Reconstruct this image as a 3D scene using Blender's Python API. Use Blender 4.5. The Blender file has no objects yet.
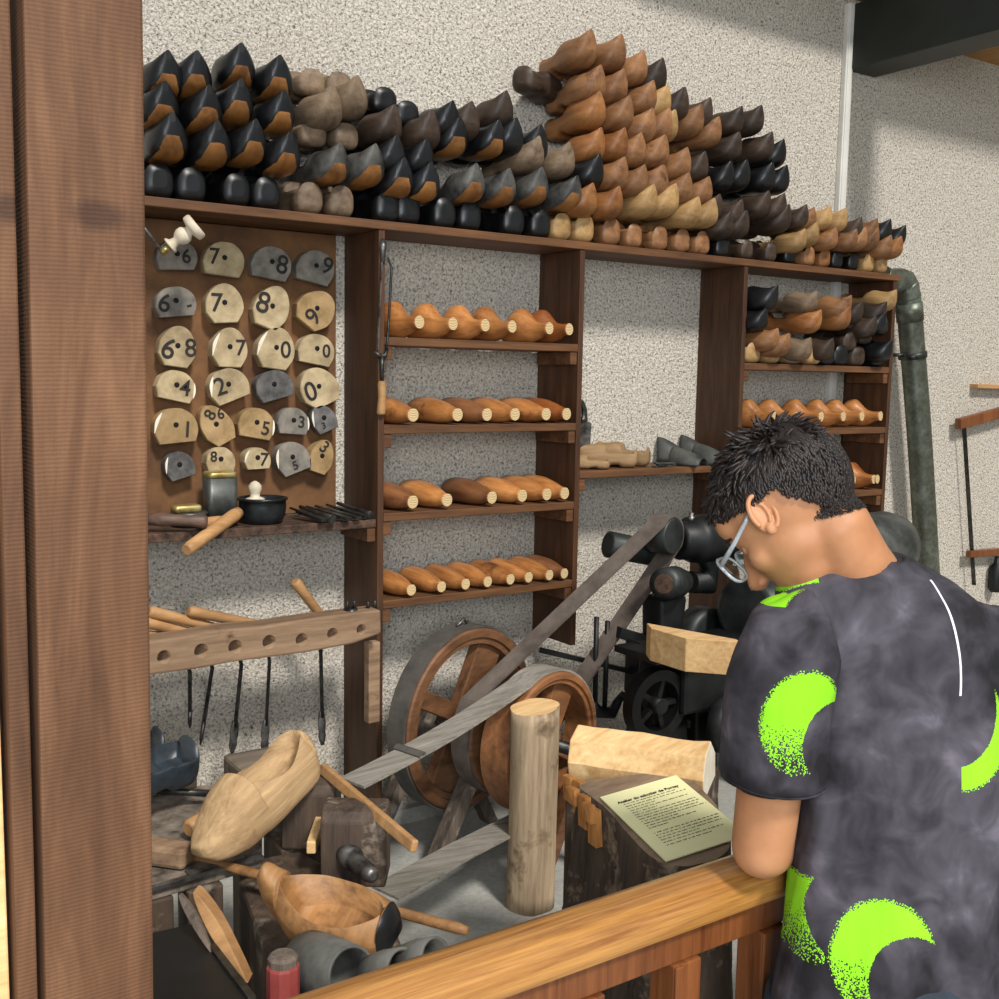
import bpy, bmesh, math, random
from mathutils import Vector as V, Matrix, Euler, Quaternion, noise as mnoise
random.seed(7)
SC = bpy.context.scene
COL = SC.collection
# ---------------------------------------------------------------- camera
CAM = V((-1.346, -2.765, 1.33))
FOC = 1093.48
YAW, PIT, ROL = math.radians(34.104), math.radians(6.456), math.radians(0.994)
FWD = V((math.sin(YAW)*math.cos(PIT), math.cos(YAW)*math.cos(PIT), -math.sin(PIT)))
_r = V((math.cos(YAW), -math.sin(YAW), 0)); _u = _r.cross(FWD)
RGT = _r*math.cos(ROL) + _u*math.sin(ROL)
UPV = -_r*math.sin(ROL) + _u*math.cos(ROL)
def ray(x, y): return FWD + RGT*((x-499.5)/FOC) + UPV*((499.5-y)/FOC)
def onY(x, y, c): d = ray(x, y); return CAM + d*((c-CAM.y)/d.y)
def onZ(x, y, c): d = ray(x, y); return CAM + d*((c-CAM.z)/d.z)
def atD(x, y, c): return CAM + ray(x, y)*c
cd = bpy.data.cameras.new('camera'); cam = bpy.data.objects.new('camera', cd); COL.objects.link(cam)
cam.matrix_world = Matrix.Translation(CAM) @ Matrix((RGT, UPV, -FWD)).transposed().to_4x4()
cd.sensor_fit = 'HORIZONTAL'; cd.sensor_width = 36.0; cd.lens = FOC/999*36.0
cd.clip_start = 0.02
SC.camera = cam
# ---------------------------------------------------------------- materials
def lin(c):
    if isinstance(c, str):
        c = [int(c[i:i+2], 16)/255 for i in (0, 2, 4)]
        c = [x/12.92 if x <= .04045 else ((x+.055)/1.055)**2.4 for x in c]
    return (c[0], c[1], c[2], 1)
class NT:
    def __init__(s, name, rough=.6, metal=0, spec=.5, coat=0):
        s.m = bpy.data.materials.new(name); s.m.use_nodes = True
        s.t = s.m.node_tree; s.n = s.t.nodes; s.b = s.n['Principled BSDF']
        s.b.inputs['Roughness'].default_value = rough; s.b.inputs['Metallic'].default_value = metal
        s.b.inputs['Specular IOR Level'].default_value = spec
        if coat: s.b.inputs['Coat Weight'].default_value = coat; s.b.inputs['Coat Roughness'].default_value = .2
    def node(s, t, **k):
        n = s.n.new(t)
        for a, b in k.items(): setattr(n, a, b)
        return n
    def link(s, a, b): s.t.links.new(a, b)
    def put(s, sock, v):
        if hasattr(v, 'is_output'): s.link(v, sock)
        else: sock.default_value = v
    def coord(s, scale=(1, 1, 1), rnd=True, rot=(0, 0, 0), kind='Object'):
        tc = s.node('ShaderNodeTexCoord'); mp = s.node('ShaderNodeMapping')
        mp.inputs['Scale'].default_value = scale; mp.inputs['Rotation'].default_value = rot
        src = tc.outputs[kind]
        if rnd:
            oi = s.node('ShaderNodeObjectInfo'); ad = s.node('ShaderNodeVectorMath', operation='ADD'); mu = s.node('ShaderNodeMath', operation='MULTIPLY')
            mu.inputs[1].default_value = 37.0
            s.link(oi.outputs['Random'], mu.inputs[0]); s.link(src, ad.inputs[0]); s.link(mu.outputs[0], ad.inputs[1]); src = ad.outputs[0]
        s.link(src, mp.inputs['Vector']); return mp.outputs[0]
    def noise(s, vec, scale, detail=4, rough=.6, dist=0):
        n = s.node('ShaderNodeTexNoise'); s.link(vec, n.inputs['Vector'])
        n.inputs['Scale'].default_value = scale; n.inputs['Detail'].default_value = detail
        n.inputs['Roughness'].default_value = rough; n.inputs['Distortion'].default_value = dist
        return n.outputs['Fac']
    def ramp(s, fac, stops):
        r = s.node('ShaderNodeValToRGB'); e = r.color_ramp.elements
        while len(e) < len(stops): e.new(.5)
        for q, (p, c) in zip(e, stops): q.position = p; q.color = lin(c)
        s.link(fac, r.inputs['Fac']); return r.outputs['Color']
    def mix(s, fac, a, b, mode='MIX'):
        n = s.node('ShaderNodeMix', data_type='RGBA', blend_type=mode)
        s.put(n.inputs[0], fac); s.put(n.inputs[6], a if not isinstance(a, str) else lin(a)); s.put(n.inputs[7], b if not isinstance(b, str) else lin(b))
        return n.outputs[2]
    def math(s, op, a, b=0.0, c=None):
        n = s.node('ShaderNodeMath', operation=op); s.put(n.inputs[0], a); s.put(n.inputs[1], b)
        if c is not None: s.put(n.inputs[2], c)
        return n.outputs[0]
    def vary(s, col, amt):
        oi = s.node('ShaderNodeObjectInfo'); h = s.node('ShaderNodeHueSaturation')
        v = s.math('MULTIPLY_ADD', oi.outputs['Random'], 2*amt, 1-amt)
        s.link(v, h.inputs['Value']); s.link(col, h.inputs['Color']); return h.outputs['Color']
    def color(s, c): s.put(s.b.inputs['Base Color'], lin(c) if isinstance(c, str) else c)
    def bump(s, h, strength=.3, dist=.003):
        n = s.node('ShaderNodeBump'); n.inputs['Strength'].default_value = strength; n.inputs['Distance'].default_value = dist
        s.link(h, n.inputs['Height']); s.link(n.outputs[0], s.b.inputs['Normal'])
def wood(name, dark, light, axis='X', rough=.55, fine=26, bump=.25, vary=.12, spots=None, coat=0, spec=.4, long=1.6):
    t = NT(name, rough, 0, spec, coat)
    sc = {'X': (long, fine, fine), 'Y': (fine, long, fine), 'Z': (fine, fine, long)}[axis]
    v = t.coord(sc)
    n1 = t.noise(v, 1.0, 5, .65, .6); n2 = t.noise(v, 4.0, 4, .7, .2)
    f = t.math('MULTIPLY_ADD', n2, .45, t.math('MULTIPLY', n1, .6))
    c = t.ramp(f, [(.34, dark), (.70, light)])
    if spots:
        v2 = t.coord((1, 1, 1)); s = t.noise(v2, spots[1], 4, .7)
        c = t.mix(t.ramp(s, [(spots[2], '000000'), (spots[2]+.12, 'ffffff')]), c, spots[0])
    if vary: c = t.vary(c, vary)
    t.color(c); t.bump(f, bump, .003); return t.m
def plain(name, c, rough=.5, metal=0, c2=None, scale=30, bump=.1, vary=0, spec=.5, coat=0):
    t = NT(name, rough, metal, spec, coat); v = t.coord()
    n = t.noise(v, scale, 5, .65)
    col = t.ramp(n, [(.35, c), (.68, c2 or c)])
    if vary: col = t.vary(col, vary)
    t.color(col); t.bump(n, bump, .002); return t.m
M = {}
# rough-cast plaster
t = NT('roughcast_plaster', .95, 0, .15); v = t.coord((1, 1, 1), False)
n1 = t.noise(v, 135, 3, .6, .6); n2 = t.noise(v, 56, 3, .6, .4); n3 = t.noise(v, 2.2, 3, .6)
h = t.math('MULTIPLY_ADD', n2, .6, n1)
c = t.ramp(n1, [(.31, '4e4842'), (.42, 'a8a196'), (.55, 'd0c8ba'), (.75, 'e0d8c9')])
c = t.mix(t.math('MULTIPLY', n3, .22), c, 'b9b2a6')
t.color(c); t.bump(h, .85, .009); M['plaster'] = t.m
t = NT('grey_concrete', .85, 0, .25); v = t.coord((1, 1, 1), False)
n1 = t.noise(v, 5, 6, .7); n2 = t.noise(v, 70, 4, .7)
c = t.mix(.35, t.ramp(n1, [(.3, '85857f'), (.7, 'b0afa8')]), t.ramp(n2, [(.3, '74736d'), (.7, 'bcbab2')]))
t.color(c); t.bump(n2, .2, .002); M['concrete'] = t.m
# rough-sawn stained post: saw ridges across the board
t = NT('rough_sawn_wood', .7, 0, .3); v = t.coord((9, 9, 1.2), False)
n1 = t.noise(v, 2.2, 5, .65, .5)
v2 = t.coord((1, 1, 1), False, (0, .03, 0)); w = t.node('ShaderNodeTexWave', wave_type='BANDS', bands_direction='Z')
t.link(v2, w.inputs['Vector']); w.inputs['Scale'].default_value = 82; w.inputs['Distortion'].default_value = 1.6; w.inputs['Detail'].default_value = 3; w.inputs['Detail Scale'].default_value = 2.5
c = t.ramp(n1, [(.28, '3f2818'), (.5, '5f402a'), (.75, '7e5a3f')])
c = t.mix(t.math('MULTIPLY', w.outputs['Fac'], .20), c, '35200f')
vk = t.coord((1/.030, 0, 1/.017), False); sb = t.node('ShaderNodeVectorMath', operation='DISTANCE'); t.link(vk, sb.inputs[0])
kn_ = onY(85, 214, -1.745) - V((-1.108, -1.70, 0)); sb.inputs[1].default_value = (kn_.x/.030, 0, kn_.z/.017)
kd = t.math('MULTIPLY_ADD', n1, .9, t.math('SUBTRACT', sb.outputs['Value'], .45))
c = t.mix(t.ramp(kd, [(.45, 'd0d0d0'), (1.0, '000000')]), c, '2a160d')
t.color(c); t.bump(t.math('MULTIPLY_ADD', n1, .8, w.outputs['Fac']), .22, .0012); M['sawn'] = t.m
M['shelf_x'] = wood('brown_shelf_wood_along', '301c0e', '78502f', 'X', .6, 22, .25, .06)
M['shelf_z'] = wood('brown_shelf_wood_upright', '27170c', '5b3a22', 'Z', .6, 22, .2, .06)
M['shelf_edge'] = wood('worn_board_edge', '5b3a22', 'a5774d', 'X', .65, 24, .25, .05)
M['old_x'] = wood('old_grey_wood_along', '3b332b', '8b7d6d', 'X', .8, 24, .4, .08)
M['old_z'] = wood('old_grey_wood_upright', '2c2520', '75675a', 'Z', .8, 24, .4, .08, ('968b7e', 9, .56))
M['rail'] = wood('varnished_oak', '6c3f1c', 'bb8746', 'X', .33, 60, .25, 0, None, .35, .5, 2.2)
M['baluster'] = wood('red_brown_baluster_wood', '4b240e', '86502a', 'Z', .45, 26, .2, .05, None, .2)
M['pegboard'] = plain('brown_hardboard', '54351b', .75, 0, '7b5530', 8, .05)
M['clog_black'] = plain('black_painted_wood', '060606', .38, 0, '17181a', 14, .15, .25)
M['clog_dark'] = wood('dark_stained_wood', '17120e', '4b3a2d', 'Y', .5, 16, .2, .25)
M['clog_greyblack'] = plain('worn_black_wood', '1c1d1d', .5, 0, '6a665f', 18, .2, .2)
M['clog_brown'] = wood('brown_clog_wood', '5c3a22', '9c7049', 'Y', .5, 15, .2, .2, ('4f3020', 14, .60))
M['clog_tan'] = wood('tan_clog_wood', '7a5a38', 'b6935f', 'Y', .5, 15, .2, .15, ('6b4424', 14, .62))
M['clog_grey'] = wood('grey_brown_clog_wood', '443629', '8a745c', 'Y', .6, 14, .25, .15)
M['clog_rust'] = wood('reddish_clog_wood', '663a1d', 'a4703f', 'Y', .45, 15, .2, .15)
M['sole_orange'] = wood('bare_sole_wood', '70431c', 'ae7a40', 'Y', .6, 16, .2, .15)
def painted(name, c, c2, sc, rough):
    t = NT(name, rough); v = t.coord(); n = t.noise(v, sc, 5, .65); col = t.vary(t.ramp(n, [(.35, c), (.68, c2)]), .22)
    v2 = t.coord((16, 1.6, 16)); m = t.noise(v2, 1.0, 5, .65, .6); raw = t.vary(t.ramp(m, [(.34, '60391a'), (.70, '9f6c36')]), .15)
    at = t.node('ShaderNodeAttribute', attribute_name='bare'); e = t.math('MULTIPLY_ADD', n, .16, at.outputs['Fac'])
    t.color(t.mix(t.math('LESS_THAN', e, .135), col, raw)); t.bump(n, .15, .002); return t.m
M['paint_black'] = painted('black_paint_over_bare_wood', '060606', '17181a', 14, .36)
M['paint_worn'] = painted('worn_paint_over_bare_wood', '1a1b1b', '5a5751', 18, .5)
M['last'] = wood('varnished_last_wood', '74421f', 'c2854c', 'Y', .33, 13, .12, .18, ('5a351c', 9, .57), .2)
M['last_dark'] = wood('dark_last_wood', '4a2a17', '8f5f3c', 'Y', .4, 13, .15, .15, None, .1)
M['last_red'] = wood('reddish_last_wood', '6a3517', '9c5e30', 'Y', .38, 13, .1, .1, None, .1)
t = NT('pale_end_grain', .7, 0, .3); v = t.coord((1, 1, 1), False)
w = t.node('ShaderNodeTexWave', wave_type='RINGS', rings_direction='Y'); t.link(v, w.inputs['Vector'])
w.inputs['Scale'].default_value = 70; w.inputs['Distortion'].default_value = 3; w.inputs['Detail'].default_value = 2
t.color(t.ramp(w.outputs['Fac'], [(.2, '9c7c50'), (.6, 'd6c193')])); M['endgrain'] = t.m
M['fresh'] = wood('freshly_cut_wood', 'b98a52', 'ecca94', 'X', .7, 22, .25, .03)
M['hero'] = wood('pale_carved_wood', '7d6041', 'c3a377', 'Y', .8, 20, 1.0, .03, ('86643f', 9, .57))
M['bowl'] = wood('golden_carved_wood', '6c4a2a', 'ab7e4e', 'X', .55, 16, .5, .03, ('573a21', 9, .58))
M['bark'] = wood('grey_log_bark', '7a6650', 'c2ab8b', 'Z', .85, 18, .5, 0, ('6a5842', 8, .55))
M['stump'] = wood('dark_weathered_stump', '1d1611', '5c4c3d', 'Z', .9, 16, .9, 0, ('8a7661', 14, .56))
M['stump_top'] = wood('sawn_stump_top', '5d4a37', '98816a', 'X', .9, 14, .5, 0)
M['split'] = wood('split_orange_wood', '7a4519', 'c48a4a', 'Z', .8, 24, .6, 0)
M['blockdark'] = wood('dark_oiled_block', '1c1612', '5e4c3d', 'Z', .75, 16, .5, .05, ('8a7d6d', 13, .58))
M['benchtop'] = plain('scarred_bench_top', '3f362e', .75, 0, '8b7f71', 24, .6)
M['iron'] = plain('black_iron', '08090a', .5, .3, '1d1f20', 12, .2)
M['iron_grey'] = plain('dull_grey_iron', '1f2222', .5, .5, '434745', 10, .15)
M['steel'] = plain('worn_steel', '3d3b39', .45, .8, '8b8884', 30, .1)
M['steel_dark'] = plain('dark_tool_steel', '1c1c1d', .4, .7, '55544f', 30, .15)
M['rust'] = plain('rusty_iron', '2a211c', .75, .4, '6c5140', 40, .3)
M['belt_grey'] = wood('grey_canvas_belt', '5d5850', '9d978b', 'X', .85, 60, .2, .03, None, 0, .2)
M['belt_brown'] = plain('brown_leather_belt', '4a4039', .7, 0, '6d6259', 14, .1)
M['belt_dark'] = plain('dark_leather_belt', '3a3733', .7, 0, '55514a', 14, .1)
M['wheel'] = wood('red_brown_wheel_wood', '402918', '7f583b', 'X', .5, 14, .2, .05)
M['wheel2'] = wood('orange_brown_wheel_wood', '4f301a', '98653e', 'X', .5, 14, .2, .05)
M['handle'] = wood('pale_turned_handle', '86603a', 'c09463', 'X', .55, 14, .15, .1)
M['handle_dark'] = wood('dark_turned_handle', '33241b', '72584a', 'X', .5, 14, .15, .05)
M['rack'] = wood('worn_rack_beam', '58402d', 'a4876a', 'X', .78, 16, .45, .03, ('4a2d1c', 11, .6))
M['block_pale'] = plain('pale_heel_wood', '94805f', .75, 0, 'c4b08a', 22, .25, .1)
M['block_tan'] = plain('tan_heel_wood', '82683f' , .75, 0, 'ae9066', 20, .25, .1)
M['block_grey'] = plain('grey_heel_wood', '5d5852', .75, 0, '8f877a', 22, .25, .1)
M['block_dark'] = plain('charcoal_heel_wood', '3c3a38', .7, 0, '6f6c69', 26, .3, .1)
M['chamfer'] = plain('fresh_cut_chamfer', 'd9cfb9', .7, 0, 'efe7d4', 20, .1)
M['ink'] = plain('black_paint_mark', '17120f', .7, 0, '2a231d', 40, 0)
M['hole'] = plain('dark_nail', '050404', .7, .3, '0b0908', 20, 0)
M['tin'] = plain('dull_tin', '3f4240', .45, .6, '6b6d68', 14, .1)
M['gold'] = plain('brass_lid', '9c8645', .4, .7, 'd6c68a', 18, .1)
M['brass'] = plain('polished_brass', 'a98e46', .3, .9, 'e8d9a0', 18, .05)
M['potblack'] = plain('black_enamel', '0b0d0f', .35, .2, '2c3133', 12, .15)
M['knob'] = plain('bleached_turned_wood', 'b9aa90', .6, 0, 'ded3bd', 18, .15)
M['cond'] = plain('white_conduit', 'c9c7bf', .4, 0, 'd9d6cd', 8, .05)
M['beam'] = plain('dark_green_paint', '0c120d', .55, 0, '161d16', 6, .1)
M['ceil'] = wood('orange_ceiling_wood', '6d4a22', 'b8894e', 'Y', .7, 8, .2, 0)
t = NT('zinc_drainpipe', .45, .55, .5); v = t.coord((1, 1, 1), False)
n1 = t.noise(v, 9, 6, .7); n2 = t.noise(v, 60, 4, .7)
t.color(t.mix(.4, t.ramp(n1, [(.3, '2f2a20'), (.5, '565a4d'), (.72, '8d978c')]), t.ramp(n2, [(.3, '3c382c'), (.7, '7d8377')])))
t.bump(n2, .2, .002); M['zinc'] = t.m
M['paper'] = plain('pale_yellow_paper', 'e6e2ab', .45, 0, 'ece8b4', 4, 0, 0, .5, .3)
M['red'] = plain('flaking_red_paint', '7a2a26', .6, 0, '9b4540', 14, .3)
M['leather'] = plain('dark_leather', '1a1f23', .42, 0, '39434b', 12, .2)
M['leather_grey'] = plain('grey_dry_leather', '222423', .6, 0, '4d4e49', 14, .3, .1)
M['cupgrey'] = plain('matt_grey_metal', '494945', .65, .2, '77766f', 9, .15)
M['sheet'] = plain('black_sheet_metal', '0b0c0d', .45, .3, '1b1d1e', 6, .1)
M['suede'] = wood('tan_wooden_sole', '6f5436', 'a58761', 'Y', .7, 14, .3, .1)
# ---------------------------------------------------------------- mesh building
class MB:
    def __init__(s): s.v = []; s.f = []; s.m = []; s.sm = []
    def add(s, vs, fs, mat=0, smooth=True):
        o = len(s.v); s.v += [V(q) for q in vs]
        for f in fs: s.f.append([i+o for i in f]); s.m.append(mat); s.sm.append(smooth)
        return s
    def box(s, c, size, rot=None, mat=0):
        R = rot or Matrix.Identity(3); c = V(c); x, y, z = [q/2 for q in size]
        vs = [c + R @ V((a*x, b*y, d*z)) for a in (-1, 1) for b in (-1, 1) for d in (-1, 1)]
        return s.add(vs, [(0, 1, 3, 2), (4, 6, 7, 5), (0, 4, 5, 1), (2, 3, 7, 6), (0, 2, 6, 4), (1, 5, 7, 3)], mat, False)
    def mm(s, a, b, mat=0):
        a, b = V(a), V(b); return s.box((a+b)/2, [abs(q) for q in (b-a)], None, mat)
    def bar(s, p0, p1, w, h, up=(0, 0, 1), mat=0):
        p0, p1 = V(p0), V(p1); x = (p1-p0).normalized(); y = V(up).cross(x).normalized(); z = x.cross(y)
        return s.box((p0+p1)/2, ((p1-p0).length, w, h), Matrix((x, y, z)).transposed(), mat)
    def loft(s, rings, mat=0, caps=(True, True), closed=True, smooth=True, capmat=None):
        n = len(rings[0]); vs = [q for r in rings for q in r]; fs = []
        for i in range(len(rings)-1):
            for j in range(n if closed else n-1):
                k = (j+1) % n; fs.append((i*n+j, i*n+k, (i+1)*n+k, (i+1)*n+j))
        s.add(vs, fs, mat, smooth)
        o = len(s.v)-len(vs)
        for e, base in ((0, 0), (1, (len(rings)-1)*n)):
            if caps[e]:
                f = list(range(base, base+n)); f = f[::-1] if e == 0 else f
                s.f.append([i+o for i in f]); s.m.append(mat if capmat is None else capmat[e]); s.sm.append(False)
        return s
    def tube(s, pts, rad, seg=12, mat=0, caps=(True, True), capmat=None):
        pts = [V(p) for p in pts]; n = len(pts)
        if not hasattr(rad, '__len__'): rad = [rad]*n
        rings = []; ref = None
        for i, p in enumerate(pts):
            d = (pts[min(i+1, n-1)]-pts[max(i-1, 0)]).normalized()
            if ref is None: ref = V((0, 0, 1)) if abs(d.z) < .9 else V((1, 0, 0))
            a = d.cross(ref).normalized(); b = a.cross(d).normalized(); ref = b
            rings.append([p + (a*math.cos(q)+b*math.sin(q))*rad[i] for q in [2*math.pi*j/seg for j in range(seg)]])
        return s.loft(rings, mat, caps, True, True, capmat)
    def lathe(s, p0, axis, prof, seg=24, mat=0, caps=(True, True), capmat=None, smooth=True):
        p0 = V(p0); d = V(axis).normalized(); ref = V((0, 0, 1)) if abs(d.z) < .9 else V((1, 0, 0))
        a = d.cross(ref).normalized(); b = a.cross(d).normalized()
        rings = [[p0 + d*t + (a*math.cos(q)+b*math.sin(q))*max(r, 1e-4) for q in [2*math.pi*j/seg for j in range(seg)]] for t, r in prof]
        return s.loft(rings, mat, caps, True, smooth, capmat)
    def ball(s, c, r, seg=16, rings=10, mat=0, rot=None):
        c = V(c); r = r if hasattr(r, '__len__') else (r, r, r); R = rot or Matrix.Identity(3)
        rr = []
        for i in range(1, rings):
            th = math.pi*i/rings
            rr.append([c + R @ V((r[0]*math.sin(th)*math.cos(q), r[1]*math.sin(th)*math.sin(q), -r[2]*math.cos(th))) for q in [2*math.pi*j/seg for j in range(seg)]])
        return s.loft(rr, mat)
    def poly(s, pts, ext, mat=0, capmat=None):
        """flat outline extruded along ext"""
        pts = [V(p) for p in pts]; ext = V(ext)
        return s.loft([[p+ext for p in pts], pts], mat, (True, True), True, False, capmat)
    def mesh(s, name, mats, off=(0, 0, 0)):
        me = bpy.data.meshes.new(name); off = V(off)
        me.from_pydata([q-off for q in s.v], [], s.f)
        for q in mats: me.materials.append(M[q] if isinstance(q, str) else q)
        me.polygons.foreach_set('material_index', s.m); me.polygons.foreach_set('use_smooth', s.sm)
        bm = bmesh.new(); bm.from_mesh(me); bmesh.ops.recalc_face_normals(bm, faces=bm.faces); bm.to_mesh(me); bm.free()
        me.update(); return me
def wpos(o):
    p = V((0, 0, 0))
    while o: p += o.location; o = o.parent
    return p
def obj(name, mb, mats, parent=None, base=None, bevel=0, subsurf=0):
    """link a mesh object; vertices are given in world space (unrotated parents)"""
    mats = mats if isinstance(mats, (list, tuple)) else [mats]
    if base is None: base = wpos(parent) if parent else V((0, 0, 0))
    base = V(base)
    o = bpy.data.objects.new(name, mb.mesh(name, mats, base)); COL.objects.link(o)
    if parent: o.parent = parent; o.location = base - wpos(parent)
    else: o.location = base
    if bevel:
        b = o.modifiers.new('bevel', 'BEVEL'); b.width = bevel; b.segments = 2; b.limit_method = 'ANGLE'; b.angle_limit = math.radians(40)
    if subsurf:
        b = o.modifiers.new('subsurf', 'SUBSURF'); b.levels = b.render_levels = subsurf
    return o
def tag(o, label=None, cat=None, group=None, kind=None):
    if label: o['label'] = label
    if cat: o['category'] = cat
    if group: o['group'] = group
    if kind: o['kind'] = kind
    return o
def thing(name, loc, label, cat, group=None):
    o = bpy.data.objects.new(name, None); o.empty_display_size = .05; COL.objects.link(o); o.location = V(loc)
    return tag(o, label, cat, group)
def bake(o):
    """replace the mesh of o by its evaluated mesh"""
    bpy.context.view_layer.update()
    dg = bpy.context.evaluated_depsgraph_get()
    me = bpy.data.meshes.new_from_object(o.evaluated_get(dg)); o.modifiers.clear(); o.data = me
def cut(o, mb):
    c = bpy.data.objects.new('cutter', mb.mesh('cutter', [], (0, 0, 0))); COL.objects.link(c)
    b = o.modifiers.new('cut', 'BOOLEAN'); b.operation = 'DIFFERENCE'; b.object = c; b.solver = 'EXACT'
    bake(o); bpy.data.objects.remove(c)
def text_obj(name, s, size, mat, parent, origin, xdir, ydir, depth=.0006, bold=0):
    """lettering as a thin mesh; xdir/ydir are world unit vectors"""
    cu = bpy.data.curves.new(name, 'FONT'); cu.body = s; cu.size = size; cu.extrude = depth/2; cu.align_x = 'CENTER'; cu.align_y = 'CENTER'; cu.offset = bold
    tmp = bpy.data.objects.new(name, cu); COL.objects.link(tmp); bpy.context.view_layer.update()
    me = bpy.data.meshes.new_from_object(tmp.evaluated_get(bpy.context.evaluated_depsgraph_get()))
    bpy.data.objects.remove(tmp)
    x, y = V(xdir).normalized(), V(ydir).normalized(); z = x.cross(y)
    me.transform(Matrix((x, y, z)).transposed().to_4x4()); me.materials.clear(); me.materials.append(M[mat])
    o = bpy.data.objects.new(name, me); COL.objects.link(o)
    if parent: o.parent = parent; o.location = V(origin) - wpos(parent)
    else: o.location = V(origin)
    return o
def spline(pts, n, closed=False):
    pts = [V(p) for p in pts]; m = len(pts); out = []
    for i in range(m if closed else m-1):
        g = lambda k: pts[k % m] if closed else pts[min(max(k, 0), m-1)]
        a, b, c, d = g(i-1), g(i), g(i+1), g(i+2)
        for j in range(n):
            u = j/n; out.append(.5*((2*b)+(c-a)*u+(2*a-5*b+4*c-d)*u*u+(3*b-a-3*c+d)*u**3))
    if not closed: out.append(pts[-1])
    return out
def interp(tab, x):
    for (a, p), (b, q) in zip(tab, tab[1:]):
        if x <= b: u = (x-a)/(b-a); u = u*u*(3-2*u) if False else u; return p+(q-p)*u
    return tab[-1][1]
def cinterp(tab, x):
    xs = [a for a, _ in tab]; ys = [b for _, b in tab]; n = len(xs)
    if x <= xs[0]: return ys[0]
    if x >= xs[-1]: return ys[-1]
    for i in range(n-1):
        if x <= xs[i+1]: break
    def m(k):
        if k == 0: return (ys[1]-ys[0])/(xs[1]-xs[0])
        if k == n-1: return (ys[-1]-ys[-2])/(xs[-1]-xs[-2])
        a = (ys[k]-ys[k-1])/(xs[k]-xs[k-1]); b = (ys[k+1]-ys[k])/(xs[k+1]-xs[k])
        return 0 if a*b <= 0 else 2*a*b/(a+b)
    h = xs[i+1]-xs[i]; u = (x-xs[i])/h
    return (2*u**3-3*u*u+1)*ys[i]+(u**3-2*u*u+u)*h*m(i)+(-2*u**3+3*u*u)*ys[i+1]+(u**3-u*u)*h*m(i+1)
# ================================================================= the setting
def struct(name, mb, mat, label, bevel=0):
    return tag(obj(name, mb, mat, None, None, bevel), label, None, None, 'structure')
tag(struct('wall_back', MB().mm((-3, 0, 0), (4.6, .2, 2.75)), 'plaster', 'pale rough-cast plaster wall behind the shelving'), cat='wall')
tag(struct('wall_right', MB().mm((4.4, -4.6, 0), (4.6, 0, 2.75)), 'plaster', 'pale rough-cast plaster side wall on the right'), cat='wall')
tag(struct('floor', MB().mm((-3, -4.6, -.1), (4.6, .2, 0)), 'concrete', 'grey concrete workshop floor'), cat='floor')
tag(struct('ceiling', MB().mm((2.201, -.33, 2.645), (4.6, 0, 2.70)).mm((1.0, -.2, 2.725), (2.20, 0, 2.76)), 'ceil', 'orange-brown boarded ceiling at top right'), cat='ceiling')
tag(struct('baseboard_back', MB().mm((-3, -.03, 0), (4.6, 0, .045)), 'concrete', 'low cement skirting along the back wall'), cat='baseboard')
tag(struct('trim_1', MB().mm((2.035, -.65, 2.47), (2.20, 0, 2.70)), 'beam', 'dark green painted ceiling beam at top right', .004), cat='beam')
b = MB(); b.mm((2.008, -.022, 0), (2.048, 0, 2.7)); b.mm((2.014, -.026, 0), (2.042, -.02, 2.7))
tag(struct('trim_2', b, 'cond', 'white vertical cable conduit on the back wall', .003), cat='conduit')
# near post and the lath nailed to its left side
b = MB(); p0, p1 = V((-1.172, -1.745, 0)), V((-1.172, -1.745, 2.6))
pt = obj('timber_post', MB().box((-1.109, -1.700, 1.25), (.100, .09, 2.5)), 'sawn', None, (-1.108, -1.70, 0), .003)
pt.rotation_euler = (0, math.radians(.45), 0)
tag(pt, 'wide rough-sawn brown timber post standing closest to the viewer at left', 'post')
pt = obj('timber_lath', MB().box((-1.1690, -1.700, 1.25), (.018, .07, 2.5)), 'sawn', None, (-1.169, -1.70, 0), .002)
pt.rotation_euler = (0, math.radians(.2), 0)
tag(pt, 'narrow brown lath against the left side of the rough-sawn post', 'lath')
pt = obj('timber_batten', MB().box((-1.2000, -1.69, 1.25), (.042, .06, 2.5)), 'fresh', None, (-1.200, -1.69, 0), .002)
tag(pt, 'pale unpainted batten at the extreme left edge beside the brown lath', 'batten')
# ================================================================= shelving
SY = -.202
TOP = 1.722
XU = {'left': -.80, 'U1': 0., 'U2': .66, 'U3': 1.339, 'U4': 2.114}
UT = .018
sh = thing('shelving_unit', (.6, -.1, 0), 'long brown plank shelving of tall uprights and boards on the plaster wall', 'shelving')
obj('top_board', MB().mm((-.95, SY-.004, TOP-.022), (2.145, 0, TOP)), 'shelf_x', sh, None, .002)
for k, zb in (('left', 0), ('U1', 0), ('U2', .52), ('U3', .45), ('U4', .45)):
    x = XU[k]; obj('upright', MB().mm((x, SY, zb), (x+UT, 0, TOP-.0225)), 'shelf_z', sh, None, .0015)
def shelf(a, b, z, depth=SY, mat='shelf_x', cleats=True):
    xa, xb = XU[a]+UT+.0005, XU[b]-.0005
    obj('shelf', MB().mm((xa, depth, z-.022), (xb, -.02, z)), mat, sh, None, .002)
    if cleats:
        for x0, x1 in ((xa, xa+.024), (xb-.024, xb)):
            obj('cleat', MB().mm((x0, depth+.004, z-.060), (x1, -.03, z-.0225)), 'shelf_x', sh, None, .002)
SHZ = {'s1': 1.426, 's2': 1.194, 's3': .960, 's4': .723, 'm': 1.050, 'r1': 1.386, 'r2': 1.165, 'r3': .934, 't': .945}
for k in ('s1', 's2', 's3', 's4'): shelf('U1', 'U2', SHZ[k])
shelf('U2', 'U3', SHZ['m'])
for k in ('r1', 'r2', 'r3'): shelf('U3', 'U4', SHZ[k])
shelf('left', 'U1', SHZ['t'], -.195, 'rust')
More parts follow.
